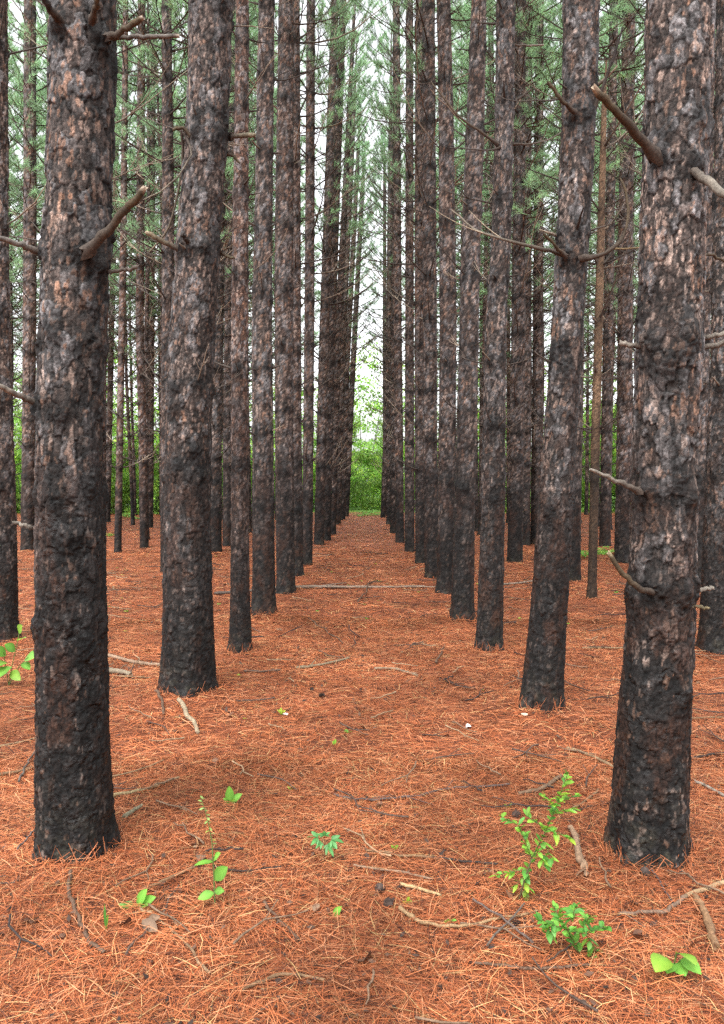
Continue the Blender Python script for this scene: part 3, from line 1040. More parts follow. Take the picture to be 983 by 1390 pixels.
BR, PL, TN, DK, GY = (.125, .075, .048), (.25, .165, .092), (.195, .115, .060), (.035, .026, .022), (.12, .095, .078)
K = 'fallen branch'
FB = 'fallen_branch'
stick([(372, 806), (430, 801), (500, 800), (576, 797)], 7, 4, (.27, .20, .15), FB, 'long pale dead pole lying right across the path', K, twigs=3)
stick([(292, 806), (330, 805), (372, 804)], 5, 4, GY, FB, 'grey pole lying between the left path trunks, in line with the pole across the path', K)
stick([(485, 820), (505, 800), (512, 790)], 2.5, 1.5, BR, FB, 'short twig sticking over the long pole across the path', K, lift=.04, twigs=2)
stick([(95, 1198), (100, 1222), (108, 1252), (124, 1275), (142, 1300)], 8, 7, BR, FB, 'crooked brown branch pointing down below the front left pine', K)
stick([(196, 1216), (240, 1199), (292, 1172)], 7, 5, TN, FB, 'straight tan stick leading to the tall seedling', K)
stick([(155, 1086), (196, 1078), (242, 1058)], 7, 4, (.33, .25, .13), FB, 'pale yellowish stick right of the front left pine base', K, tip=PL)
stick([(150, 1062), (190, 1050), (222, 1036)], 3, 2, PL, FB, 'thin straw coloured stalk above the pale stick at the front left pine', K, lift=.03)
stick([(170, 1122), (182, 1112), (192, 1106)], 9, 5, (.22, .2, .13), FB, 'mossy snapped stub right of the front left pine base', K, lift=.02)
stick([(-8, 1057), (30, 1050), (58, 1040)], 6, 5, TN, FB, 'tan stick running in from the left border to the front left pine', K)
stick([(25, 1066), (40, 1040), (54, 1014)], 4, 2, GY, FB, 'grey twig slanting across the tan stick at the left border', K, lift=.025)
stick([(-5, 1018), (30, 1010), (54, 1002)], 4, 3, PL, FB, 'pale stalk left of the front left pine above the tan stick', K)
stick([(25, 1175), (45, 1150), (68, 1127)], 3.5, 2.5, (.14, .11, .1), FB, 'thin grey twig leaning on the base of the front left pine', K, lift=.04)
stick([(548, 1244), (572, 1258), (605, 1263), (650, 1259), (700, 1250), (730, 1243)], 8, 4, (.29, .185, .095), FB, 'crooked pale branch in front of the leafy saplings', K)
stick([(497, 1164), (545, 1172), (600, 1175), (675, 1181)], 5, 4, TN, FB, 'half tan half dark branch left of the leafy sapling', K, tip=DK)
stick([(458, 1079), (500, 1086), (560, 1084), (620, 1074), (690, 1066)], 4, 4, (.10, .07, .06), FB, 'long thin dark branch lying across the middle of the foreground', K, twigs=3)
stick([(845, 1247), (900, 1243), (945, 1224), (1000, 1200)], 6, 10, (.17, .11, .075), FB, 'long brown branch at lower right with a tan end at the border', K, tip=(.30, .2, .11), twigs=2)
stick([(943, 1228), (957, 1255), (972, 1290)], 13, 15, (.22, .125, .065), FB, 'thick rotten brown branch under the long branch at lower right', K)
stick([(770, 1017), (800, 1026), (840, 1045)], 6, 5, PL, FB, 'pale stick pointing to the front right pine', K)
stick([(773, 1135), (781, 1155), (787, 1178), (793, 1190)], 11, 13, (.25, .16, .10), FB, 'rotten thick stub lying behind the leafy sapling', K)
stick([(704, 1078), (735, 1070), (762, 1056)], 7, 8, (.16, .10, .06), FB, 'short thick stick left of the sapling top', K)
stick([(770, 1105), (795, 1085), (812, 1072)], 4, 5, TN, FB, 'short tan stick between the sapling and the front right pine', K)
stick([(770, 1105), (800, 1099), (835, 1096)], 4, 3, DK, FB, 'dark twig touching the base of the front right pine', K)
stick([(243, 961), (254, 976), (269, 993)], 9, 7, (.33, .26, .17), FB, 'short pale stick in front of the stout left pine', K)
stick([(212, 953), (218, 963), (222, 976)], 6, 4, BR, FB, 'short brown stick left of the pale one at the stout left pine', K, lift=.03)
stick([(358, 1236), (378, 1258), (406, 1282)], 6, 5, BR, FB, 'dark brown stick alone at the lower middle left', K)
stick([(404, 909), (430, 905), (474, 896)], 5, 4, (.21, .16, .10), FB, 'olive brown stick on the path beyond the thin reddish pine', K, twigs=2)
stick([(432, 884), (452, 893), (475, 893)], 3, 2, BR, FB, 'thin twig behind the olive stick on the path', K)
stick([(148, 892), (185, 899), (220, 903)], 7, 6, (.27, .18, .12), FB, 'pale brown stick between the two nearest left pines', K)
stick([(152, 923), (180, 925), (205, 926)], 3, 2, PL, FB, 'thin straw stick between the two nearest left pines, nearer than the pale brown one', K)
stick([(148, 915), (160, 917), (177, 923)], 11, 8, (.24, .19, .13), FB, 'chunk of broken wood right beside the front left pine', K, lift=.02)
stick([(332, 917), (355, 918), (380, 913)], 4, 3, (.12, .085, .065), FB, 'short dark stick in front of the thin reddish pine', K)
stick([(508, 911), (535, 910), (567, 920)], 5, 4, (.24, .18, .12), FB, 'forked pale stick in the middle of the path', K, twigs=2)
stick([(594, 906), (598, 893), (604, 879)], 4, 2, BR, FB, 'short dark twig on the right part of the path', K, lift=.02)
stick([(605, 925), (625, 936), (645, 938)], 5, 3, DK, FB, 'dark forked stick before the kinked pine', K, twigs=3)
stick([(545, 1212), (570, 1219), (598, 1226)], 7, 5, (.36, .24, .12), FB, 'short yellowish stick beside the pine cones', K)
stick([(480, 1184), (540, 1195), (588, 1204)], 4, 4, (.22, .14, .09), FB, 'thin brown branch just below the half tan branch', K)
stick([(289, 1184), (330, 1190), (382, 1184)], 4, 3, DK, FB, 'dark twig right of the tall seedling', K)
stick([(172, 1300), (195, 1270), (225, 1236), (243, 1210)], 4, 3, (.12, .085, .065), FB, 'long dark twig crossing below the tan stick', K)
stick([(195, 1240), (225, 1262), (262, 1300), (285, 1330)], 5, 5, (.24, .15, .085), FB, 'brown branch running out of the bottom at lower left', K)
stick([(640, 1236), (680, 1262), (722, 1292)], 4, 5, (.12, .085, .07), FB, 'dark twig crossing the crooked pale branch', K, lift=.03)
stick([(660, 1296), (690, 1268), (712, 1240)], 4, 3, GY, FB, 'grey twig crossing the dark twig before the saplings', K, lift=.03)
stick([(660, 795), (700, 793), (726, 791)], 4, 3, (.26, .2, .15), FB, 'pale stick between the kinked pine and the leaning pine', K)
stick([(938, 1032), (965, 1029), (1000, 1024)], 4, 4, DK, FB, 'dark stick right of the front right pine', K)
stick([(938, 980), (960, 979), (1000, 978)], 4, 3, TN, FB, 'thin straw stick right of the front right pine, behind the dark one', K)
stick([(790, 886), (815, 882), (850, 884)], 4, 3, PL, FB, 'pale stick between the leaning pine and the front right pine', K)
stick([(880, 1192), (900, 1215), (915, 1238)], 4, 3, (.09, .065, .06), FB, 'thin dark twig in front of the front right pine', K)
stick([(945, 1065), (965, 1075), (990, 1088)], 6, 5, (.24, .2, .16), FB, 'grey stick at the right border beside the front right pine', K)
stick([(415, 838), (440, 852), (465, 872)], 2.5, 2, BR, FB, 'thin twig lying slantwise on the path behind the straight dark pines', K)
stick([(640, 1312), (720, 1322), (800, 1318)], 6, 5, BR, FB, 'brown stick lying at the very front right of the middle', K)
stick([(330, 1350), (380, 1330), (440, 1338)], 7, 5, TN, FB, 'tan stick lying at the very front left of the middle', K)

# small twigs no one can tell apart
def twig_mesh(k):
    r = np.random.default_rng(300 + k)
    mb = MB()
    t = np.linspace(0, 1, 7)[:, None]
    L = r.uniform(.12, .34)
    pts = np.concatenate([(t - .5) * L, np.cumsum(r.normal(0, .02 * L, (7, 1)), 0) * 2.2 + .06 * L * np.sin(t * 3), .006 + np.abs(r.normal(0, .004, (7, 1)))], 1)
    col = np.array([[.07, .047, .036], [.15, .095, .06], [.035, .025, .022], [.24, .16, .095]][k % 4])
    mb.tube(pts, .0042 * (1 - .5 * t[:, 0]), 5, col * r.uniform(.8, 1.2, (7, 1)))
    if k % 3:
        i = 3
        e = pts[i] + np.array([.3 * L, r.choice([-1, 1]) * .16 * L, .01]) * np.linspace(0, 1, 4)[:, None]
        mb.tube(e, .002, 4, col)
    me = mb.mesh('twig')
    me.materials.append(M_dead)
    return me


TW = [twig_mesh(k) for k in range(10)]


def free(x, y, pad=.12):
    return ((x - TX) ** 2 + (y - TY) ** 2 > (TR + pad) ** 2).all()


cnt = 0
while cnt < 290:
    y = float(R.uniform(2.0, 15) if R.random() < .8 else R.uniform(2, 24))
    x = float(R.uniform(-.5 * y - .1, .5 * y + .1))
    if not free(x, y):
        continue
    s = .9 + y * .07
    o = link('twig', TW[cnt % 10], None, None, (x, y, g1(x, y) + .018))
    o.rotation_euler = (R.normal(0, .06), R.normal(0, .08), R.uniform(0, 6.28))
    o.scale = (s, s, s)
    tag(o, 'small broken twig lying loose on the orange pine needles', 'twig', 'small twigs scattered over the needles')
    cnt += 1

# pine cones
def cone_mesh(seed):
    r = np.random.default_rng(seed)
    mb = MB()
    t = np.linspace(0, 1, 9)
    prof = .017 * np.sin(np.clip(t * .985 + .015, 0, 1) * PI) ** .7 + .0006
    mb.tube(np.stack([t * .05 - .025, 0 * t, 0 * t + .015], 1), prof * .7, 9, (.045, .030, .023))
    for i, u in enumerate(np.linspace(.08, .95, 11)):
        rr = .018 * math.sin(min(u * .93 + .07, 1) * PI) ** .7 + .002
        for j in range(8):
            a = j * PI / 4 + i * .4
            c = np.array([u * .05 - .025, 0, .015])
            rd = np.array([0, math.cos(a), math.sin(a)])
            tn = np.array([0, -math.sin(a), math.cos(a)])
            v = [c + rd * rr * .6 - tn * .005, c + rd * rr * .6 + tn * .005, c + rd * rr * 1.4 + tn * .004 + np.array([.009, 0, 0]), c + rd * rr * 1.4 - tn * .004 + np.array([.009, 0, 0])]
            mb.add(v, [[0, 1, 2, 3]], np.array([.050, .032, .025]) * r.uniform(.5, 1.4))
    me = mb.mesh('pine_cone', False)
    me.materials.append(M_misc)
    return me


CN = [cone_mesh(5), cone_mesh(6)]
for k, (px, py, lab) in enumerate([
        (515, 1217, 'dark pine cone left of the short yellowish stick'), (528, 1238, 'dark pine cone just below the one by the yellowish stick'),
        (876, 1200, 'brown pine cone in front of the front right pine'), (700, 1110, 'small dark cone between the sapling and the path'),
        (438, 948, 'dark cone on the path right of the stout left pine, the nearer of two'), (424, 940, 'dark cone on the path right of the stout left pine, the farther of two'),
        (700, 1262, 'dark cone under the crossing twigs before the saplings')]):
    x, y = gpt(px, py)
    o = link('pine_cone', CN[k % 2], None, None, (x, y, g1(x, y) + .004))
    o.rotation_euler = (R.uniform(-.4, .4), R.uniform(-.3, .3), R.uniform(0, 6.28))
    sc = R.uniform(.55, .8)
    o.scale = (sc, sc, sc)
    tag(o, lab, 'pine cone', 'pine cones on the needles')

# pale flecks (bits of bark or wood) and dry leaves
def flake(px, py, size, col, name, label, cat, group=None):
    x, y = gpt(px, py)
    mb = MB()
    n = 9
    a = np.linspace(0, 2 * PI, n, endpoint=False)
    rr = size * (1 + R.normal(0, .18, n))
    top = np.stack([rr * np.cos(a) * 1.25, rr * np.sin(a) * .8, .25 * size * np.sin(a * 2 + 1) + .012], 1)
    low = top - np.array([0, 0, max(.003, size * .2)])
    V = np.concatenate([top * np.array([.96, .96, 1]), low, [[0, 0, .016 + size * .25]]])
    j = np.arange(n)
    mb.add(V, np.stack([j, (j + 1) % n, np.full(n, 2 * n)], 1), np.array(col))
    mb.add(V, np.stack([j + n, (j + 1) % n + n, (j + 1) % n, j], 1), np.array(col) * .7)
    o = link(name, mb.mesh(name), M_misc, None, (x, y, g1(x, y) + .006))
    o.rotation_euler = (R.normal(0, .2), R.normal(0, .2), R.uniform(0, 6.28))
    return tag(o, label, cat, group)


flake(636, 988, .022, (.75, .70, .66), 'mushroom_cap', 'small white cap lying on the needles right of the path middle', 'mushroom')
flake(388, 970, .016, (.78, .74, .70), 'mushroom_cap', 'tiny white cap beside a small sprout left of the path middle', 'mushroom')
flake(712, 980, .018, (.55, .38, .28), 'bark_flake', 'pinkish bark flake on the needles left of the leaning pine', 'bark flake')
def leaf_mesh(k):
    r = np.random.default_rng(500 + k)
    mb = MB()
    leaf(mb, np.array([-.03, 0, .012]), [1, 0, .15], .06, .034, [(.13, .062, .036), (.15, .095, .06), (.075, .036, .022)][k % 3], .25, rng=r)
    leaf(mb, np.array([-.02, .012, .010]), [.8, .6, .1], .035, .02, [(.13, .062, .036), (.15, .095, .06), (.075, .036, .022)][k % 3], .1, rng=r)
    me = mb.mesh('dry_leaf')
    me.materials.append(M_misc)
    return me


# ------------------------------------------------------------------ green plants
G1, G2, G3 = np.array([.145, .345, .050]), np.array([.085, .245, .042]), np.array([.20, .40, .050])


def leaf(mb, p, d, L, W, col, droop=.2, lobed=False, rng=R, nrm=None):
    d = np.asarray(d, float); d = d / np.linalg.norm(d)
    up = np.array([0, 0, 1.0]) if nrm is None else np.asarray(nrm, float)
    s = np.cross(d, up)
    if np.linalg.norm(s) < .05:
        s = np.array([1.0, 0, 0])
    s /= np.linalg.norm(s)
    u = np.cross(s, d)
    roll = rng.normal(0, .35)
    s, u = s * math.cos(roll) + u * math.sin(roll), u * math.cos(roll) - s * math.sin(roll)
    t = np.array([0, .15, .35, .55, .75, .9, 1.0])
    w = np.array([.04, .55, .95, 1.0, .75, .38, .0]) * W * .5
    if lobed:
        t = np.array([0, .12, .25, .36, .44, .56, .66, .76, .88, 1.0])
        w = np.array([.05, .5, .95, 1.25, .62, .60, .95, .50, .30, 0]) * W * .5
    n = len(t)
    mid = p + d * (t * L)[:, None] - np.array([0, 0, 1]) * (droop * L * t ** 2)[:, None]
    lf = mid + s * w[:, None] + u * (w * .25)[:, None]
    rt = mid - s * w[:, None] + u * (w * .25)[:, None]
    V = np.concatenate([lf, mid, rt])
    i = np.arange(n - 1)
    Fq = np.concatenate([np.stack([i, i + 1, n + i + 1, n + i], 1), np.stack([n + i, n + i + 1, 2 * n + i + 1, 2 * n + i], 1)])
    c = np.array(col) * rng.uniform(.8, 1.2)
    cc = np.tile(c, (3 * n, 1))
    cc[n:2 * n] *= 1.35
    cc *= (.8 + .35 * np.tile(t, 3) + rng.normal(0, .06, 3 * n))[:, None]
    if rng.random() < .12:
        cc = cc * np.array([1.35, 1.05, .8])
    mb.add(V, Fq, cc)


def plant(name, base_px, label, group, build, size=1.0, cat='plant'):
    x, y = gpt(*base_px)
    z = g1(x, y)
    root = empty(name, (x, y, z), label, cat, group)
    st, lv = MB(), MB()
    build(st, lv, np.array([x, y, z]), y)
    if st.n:
        link('stem', st.mesh('stem'), M_leaf, root)
    link('leaves', lv.mesh('leaves'), M_leaf, root)
    return root


def P3(px, py, Y, org):
    return at(px, py, Y) - org


def rdir(el=.3):
    a = R.uniform(0, 6.28)
    return np.array([math.cos(a), math.sin(a), el + R.normal(0, .2)])


SG = 'young green plants growing out of the needles'


def sapling_big(st, lv, org, Y):
    main = [(703, 1226, 0), (712, 1195, -.02), (722, 1165, 0), (740, 1130, .03), (757, 1090, .06), (770, 1052, .09)]
    pts = np.array([P3(px, py, Y + d, org) for px, py, d in main])
    st.tube(pts, np.linspace(.0032, .0012, 6), 5, (.12, .10, .05))
    subs = [((716, 1180), (676, 1188)), ((722, 1165), (704, 1120)), ((704, 1120), (682, 1110)), ((735, 1140), (748, 1165)), ((742, 1125), (772, 1138)),
            ((742, 1128), (716, 1108)), ((750, 1105), (775, 1098)), ((712, 1195), (718, 1222)), ((728, 1155), (742, 1175)), ((757, 1090), (782, 1080)), ((755, 1096), (738, 1078)), ((716, 1180), (700, 1205))]
    lines = [(main[i][:2], main[i + 1][:2]) for i in range(1, 5)] + subs
    for (a, b) in lines:
        dd = R.normal(0, .03)
        pa, pb = P3(a[0], a[1], Y, org), P3(b[0], b[1], Y + dd, org)
        st.tube(np.stack([pa, (pa + pb) / 2 + [0, 0, .004], pb]), .0012, 4, (.16, .20, .06))
        L = np.linalg.norm(pb - pa)
        n = max(4, int(L / .015))
        for u in np.linspace(.12, 1.0, n):
            p = pa + (pb - pa) * u
            for s in (-1, 1):
                d = (pb - pa) / L * .6 + rdir(.15) * .8
                leaf(lv, p, d, R.uniform(.020, .044), R.uniform(.012, .022), [G1, G2, G3, G3][R.integers(4)] * R.uniform(.7, 1.15))


def sapling_low(st, lv, org, Y):
    lines = [((790, 1300), (770, 1262)), ((770, 1262), (735, 1250)), ((770, 1262), (752, 1232)), ((770, 1262), (795, 1268)), ((795, 1268), (822, 1258)),
             ((795, 1268), (812, 1294)), ((778, 1250), (780, 1232)), ((752, 1250), (742, 1266)), ((790, 1262), (800, 1245))]
    for (a, b) in lines:
        pa, pb = P3(a[0], a[1], Y, org), P3(b[0], b[1], Y + R.normal(0, .03), org)
        st.tube(np.stack([pa, (pa + pb) / 2, pb]), .0014, 4, (.14, .14, .05))
        L = np.linalg.norm(pb - pa)
        for u in np.linspace(.2, 1.0, max(5, int(L / .011))):
            for s in (-1, 1):
                leaf(lv, pa + (pb - pa) * u, (pb - pa) / L * .6 + rdir(.2) * .8, R.uniform(.024, .044), R.uniform(.014, .022), [G1, G2, G2][R.integers(3)])


def big_leaves(st, lv, org, Y):
    for (a, b, w) in [((912, 1322), (930, 1278), .058), ((912, 1322), (890, 1296), .066), ((912, 1322), (944, 1304), .056), ((912, 1322), (902, 1310), .05), ((912, 1322), (928, 1318), .06)]:
        pa, pb = P3(a[0], a[1], Y, org), P3(b[0], b[1], Y - .03, org)
        mid = pa + (pb - pa) * .35 + np.array([0, 0, .03])
        st.tube(np.stack([pa, mid]), .0025, 5, (.16, .22, .06))
        leaf(lv, mid, (pb - mid) * np.array([1, 1, .35]) + np.array([0, -.02, 0]), np.linalg.norm(pb - mid) * 1.5, w, G1 * .95, .3, nrm=(0, -.35, 1))


def tall_seedling(st, lv, org, Y):
    pts = np.array([P3(px, py, Y, org) for px, py in [(292, 1232), (290, 1180), (288, 1145), (282, 1112), (272, 1080)]])
    st.tube(pts, np.linspace(.003, .001, 5), 5, (.16, .22, .07))
    for (px, py), (qx, qy), L in [((291, 1195), (312, 1170), .085), ((291, 1212), (276, 1216), .06), ((291, 1170), (268, 1172), .07), ((291, 1210), (303, 1208), .05), ((290, 1168), (304, 1150), .05)]:
        a, b = P3(px, py, Y, org), P3(qx, qy, Y - .02, org)
        leaf(lv, a, b - a, L, L * .55, G1, .1, nrm=(0, -.7, .7))
    for u in np.linspace(.5, 1, 16):
        i = u * 4
        k = min(int(i), 3)
        p = pts[k] + (pts[k + 1] - pts[k]) * (i - k)
        leaf(lv, p, rdir(.1), .018, .009, (.22, .33, .10))


def maple_seedling(st, lv, org, Y):
    top = P3(441, 1140, Y, org)
    st.tube(np.stack([np.zeros(3), top * .5 + [.004, 0, 0], top]), .002, 5, (.25, .12, .06))
    for b, s in [((414, 1132), .085), ((468, 1140), .085), ((440, 1124), .07), ((452, 1158), .07), ((428, 1150), .05)]:
        q = P3(b[0], b[1], Y - .03, org)
        root_ = top + (q - top) * .35
        st.tube(np.stack([top, root_]), .0009, 4, (.22, .14, .06))
        d = (q - root_) / np.linalg.norm(q - root_)
        sd = np.cross(d, [0, -.6, .8])
        sd /= np.linalg.norm(sd)
        for ang, l in ((0, 1.0), (.75, .8), (-.75, .8), (1.5, .5), (-1.5, .5)):
            leaf(lv, root_, d * math.cos(ang) + sd * math.sin(ang), s * .62 * l, s * .24 * l, np.array([.085, .26, .075]), .25, nrm=(0, -.6, .8))


def rosette(tips, col=G1, base_h=.0, wr=.42, nrm=(0, -.6, .8)):
    def f(st, lv, org, Y):
        c = np.array([0, 0, base_h])
        st.tube(np.stack([np.zeros(3), c + [0, 0, .004]]), .0018, 5, (.2, .28, .08))
        for (px, py) in tips:
            q = P3(px, py, Y - .01, org)
            L = np.linalg.norm(q - c)
            leaf(lv, c, q - c, L, L * wr, col, .1, nrm=nrm)
    return f


def young_plant(st, lv, org, Y):
    for pts in ([(12, 930), (16, 905), (22, 880), (28, 850)], [(12, 930), (8, 905), (5, 885)], [(12, 930), (26, 905), (38, 892)]):
        W = np.array([P3(px, py, Y + R.normal(0, .03), org) for px, py in pts])
        st.tube(W, .003, 5, (.17, .24, .07))
    for (a, b, L) in [((16, 905), (2, 912), .16), ((24, 870), (38, 860), .10), ((26, 860), (30, 845), .12), ((8, 890), (-6, 880), .14), ((34, 895), (46, 888), .16),
                      ((20, 885), (8, 872), .12), ((14, 912), (26, 918), .12), ((10, 900), (-10, 902), .14), ((30, 900), (40, 905), .1)]:
        p, q = P3(*a, Y, org), P3(*b, Y - .05, org)
        leaf(lv, p, q - p, L, L * .62, [G1, G3][R.integers(2)], .2, nrm=(0, -.6, .8))


plant('sapling', (703, 1228), 'leafy green sapling with a long arching stem left of the front right pine', SG, sapling_big)
plant('sapling', (790, 1302), 'low bushy green sapling in front of the arching one', SG, sapling_low)
plant('seedling', (912, 1324), 'plant with big bright green leaves at lower right', SG, big_leaves)
plant('seedling', (292, 1234), 'tall thin seedling with a flower spike beside the tan stick', SG, tall_seedling)
plant('maple_seedling', (438, 1172), 'maple seedling with lobed bluish green leaves in the middle foreground', SG, maple_seedling)
plant('seedling', (186, 1232), 'seedling with three long leaves left of the tan stick', SG, rosette([(160, 1226), (200, 1203), (190, 1243), (212, 1214)]))
plant('seedling', (312, 1088), 'seedling with narrow leaves above the tall flower spike', SG, rosette([(329, 1075), (303, 1082), (311, 1064), (322, 1084)]))
plant('young_plant', (12, 932), 'leafy young plant at the left border behind the front left pine', SG, young_plant)
plant('grass_tuft', (144, 1268), 'single upright grass blade left of the three leaved seedling', SG, rosette([(142, 1222), (147, 1238)], G2, 0, .10, (0, -1, .1)), cat='grass')
plant('seedling', (452, 1246), 'small two leaved seedling below the maple seedling', SG, rosette([(464, 1228), (446, 1240), (462, 1240)]))
plant('seedling', (552, 1232), 'tiny seedling right of the pine cones', SG, rosette([(560, 1222), (546, 1224), (556, 1216)], G3))
plant('seedling', (612, 1256), 'tiny seedling sprouting over the crooked pale branch', SG, rosette([(620, 1248), (602, 1250), (612, 1246)], G1, .01))
plant('seedling', (535, 1155), 'tiny pale green seedling right of the maple seedling', SG, rosette([(541, 1146), (531, 1146)], G3))
plant('seedling', (395, 1071), 'tiny sprout right of the narrow leaved seedling', SG, rosette([(401, 1066), (390, 1067)], G3))
plant('seedling', (382, 968), 'tiny yellow green sprout next to the tiny white cap', SG, rosette([(388, 963), (376, 962), (382, 959)], (.34, .45, .06)))
plant('seedling', (454, 1010), 'tiny upright sprout on the path middle', SG, rosette([(456, 1002), (451, 1005)], G3))
plant('seedling', (690, 1095), 'tiny sprout left of the arching sapling', SG, rosette([(696, 1090), (684, 1091)], G2))

DL = [leaf_mesh(k) for k in range(6)]
for k, (px, py, s, lab) in enumerate([
        (690, 1225, .035, 'curled dry brown leaf below the leafy sapling'), (790, 1197, .04, 'dry grey brown leaf right of the sapling'),
        (238, 993, .028, 'dry grey leaf left of the short pale stick'), (292, 1033, .03, 'dry grey leaf on the needles right of the front left pine'),
        (205, 1265, .05, 'wide pale dry leaf at lower left of the crooked branch'), (40, 1260, .04, 'dry brown leaf at the lower left corner'),
        (945, 1290, .04, 'dry grey leaf under the rotten branch at lower right'), (430, 1240, .03, 'dry leaf below the lobed maple seedling')]):
    x, y = gpt(px, py)
    o = link('dry_leaf', DL[k % 6], None, None, (x, y, g1(x, y) + .008))
    o.rotation_euler = (R.normal(0, .3), R.normal(0, .3), R.uniform(0, 6.28))
    o.scale = (s * 24, s * 24, s * 24)
    tag(o, lab, 'dry leaf', 'dry leaves on the needles')
k = 0
while k < 50:
    y = float(R.uniform(2.0, 12))
    x = float(R.uniform(-.5 * y, .5 * y))
    if not free(x, y, .08):
        continue
    o = link('dry_leaf', DL[k % 6], None, None, (x, y, g1(x, y) + .006))
    o.rotation_euler = (R.normal(0, .3), R.normal(0, .3), R.uniform(0, 6.28))
    q = R.uniform(.6, 1.3)
    o.scale = (q, q, q)
    tag(o, 'small dry brown scrap of leaf among the orange needles', 'dry leaf', 'scraps of dry leaf among the needles')
    k += 1

# tiny sprouts of the middle ground no one can tell apart
def sprout_mesh(k):
    r = np.random.default_rng(900 + k)
    mb = MB()
    for j in range(3 + k % 3):
        a = j * 2.2 + r.uniform(0, .5)
        leaf(mb, np.array([0, 0, .008]), [math.cos(a), math.sin(a), .6], r.uniform(.03, .05), .02, [G1, G3, np.array([.33, .46, .08])][k % 3], .2, rng=r)
    me = mb.mesh('sprout')
    me.materials.append(M_leaf)
    return me


SP = [sprout_mesh(k) for k in range(4)]
k = 0
while k < 70:
    y = float(R.uniform(4.5, 17))
    x = float(R.uniform(-.45 * y, .45 * y))
    if not free(x, y, .1):
        continue
    o = link('sprout', SP[k % 4], None, None, (x, y, g1(x, y)))
    o.rotation_euler = (0, 0, R.uniform(0, 6.28))
    s = R.uniform(.5, 1.0)
    o.scale = (s, s, s)
    tag(o, 'tiny green sprout in the needles of the middle distance', 'sprout', 'tiny sprouts scattered over the forest floor')
    k += 1

# ferns at the foot of the far rows
def fern_mesh(seed):
    r = np.random.default_rng(seed)
    lv = MB()
    for j in range(9):
        a = j * 2 * PI / 9 + r.normal(0, .2)
        L = r.uniform(.45, .75)
        el = r.uniform(.6, 1.1)
        t = np.linspace(0, 1, 12)
        hx = L * t * math.cos(el) + .25 * L * t ** 2
        hz = L * t * math.sin(el) - .55 * L * t ** 2.2
        for i in range(2, 12):
            p = np.array([math.cos(a) * hx[i], math.sin(a) * hx[i], hz[i]])
            w = .17 * L * math.sin(min(1, t[i] * 1.02) * PI) ** .6 + .02
            for s in (-1, 1):
                d = np.array([-math.sin(a) * s + .35 * math.cos(a), math.cos(a) * s + .35 * math.sin(a), -.1])
                leaf(lv, p, d, w, .035, np.array([.16, .36, .06]) * r.uniform(.8, 1.2), .15, rng=r)
    me = lv.mesh('fern')
    me.materials.append(M_leaf)
    return me


FERN = [fern_mesh(61), fern_mesh(62), fern_mesh(63)]
for k, (px, py, s, lab) in enumerate([
        (798, 757, .9, 'fern at the foot of the pine left of the front right pine'), (822, 752, .7, 'fern behind the pale dead snag'),
        (864, 757, .8, 'fern right beside the pine left of the front right pine'), (172, 703, 1.0, 'yellow green fern among thin pines at the left'),
        (190, 706, .8, 'low fern right of the yellow green fern among thin pines'), (150, 728, .45, 'small fern in front of the thin pines at the left'),
        (498, 699, 1.1, 'fern clump at the far end of the path'), (490, 701, .7, 'low fern at the left of the path end'), (508, 700, .9, 'fern at the right of the path end')]):
    x, y = gpt(px, py)
    o = link('fern', FERN[k % 3], None, None, (x, y, g1(x, y) - .02))
    o.rotation_euler = (0, 0, R.uniform(0, 6))
    o.scale = (s, s, s)
    tag(o, lab, 'fern', 'ferns at the foot of the far pines')


# ------------------------------------------------------------------ broadleaf growth beyond the plantation
def bush_meshes(seed, h, w, n, lsize):
    r = np.random.default_rng(seed)
    st, lv = MB(), MB()
    nc = int(16 + h * 5)
    cl = []
    for k in range(nc):
        z = h * (.02 + .96 * r.random() ** .95)
        rad_ = w * (1 - .55 * (z / h)) * math.sqrt(r.random())
        a = r.uniform(0, 6.28)
        cl.append((rad_ * math.cos(a), rad_ * math.sin(a), z, r.uniform(.12, .30) * w, r.uniform(.35, 1.35)))
    for k in range(5):
        a = r.uniform(0, 6.28)
        top = np.array([w * .5 * math.cos(a), w * .5 * math.sin(a), h * r.uniform(.6, .95)])
        t = np.linspace(0, 1, 7)[:, None]
        st.tube(np.array([.1 * math.cos(a), .1 * math.sin(a), 0]) + top * t + r.normal(0, .05, (7, 3)) * t, .03 * (1 - .75 * t[:, 0]) * (h / 4) ** .5, 5, (.13, .12, .10))
    c = np.array(cl)
    pick = r.integers(0, nc, n)
    v = r.normal(0, 1, (n, 3))
    v /= np.linalg.norm(v, axis=1)[:, None]
    rr = r.random((n, 1)) ** .45
    p = c[pick, :3] + v * rr * c[pick, 3:4] * np.array([1.25, 1.25, .75])
    p[:, 2] = np.maximum(p[:, 2], .08)
    d = v * .6 + r.normal(0, .6, (n, 3)); d[:, 2] -= .2
    d /= np.linalg.norm(d, axis=1)[:, None]
    s = np.cross(d, r.normal(0, .6, (n, 3)) + np.array([0, 0, 1])); s /= np.linalg.norm(s, axis=1)[:, None] + 1e-9
    L = lsize * r.uniform(.6, 1.3, (n, 1))
    V = np.stack([p, p + d * L * .5 + s * L * .32, p + d * L, p + d * L * .5 - s * L * .32], 1).reshape(-1, 3)
    col = np.array([.27, .49, .095]) * c[pick, 4:5] * r.uniform(.7, 1.3, (n, 1))
    yel = r.random((n, 1)) < .25
    col = np.where(yel, col * np.array([1.5, 1.2, .9]), col)
    lv.add(V, np.arange(4 * n).reshape(-1, 4), np.repeat(col, 4, 0))
    a, b = st.mesh('stems'), lv.mesh('foliage', False)
    a.materials.append(M_dead); b.materials.append(M_bush)
    return a, b


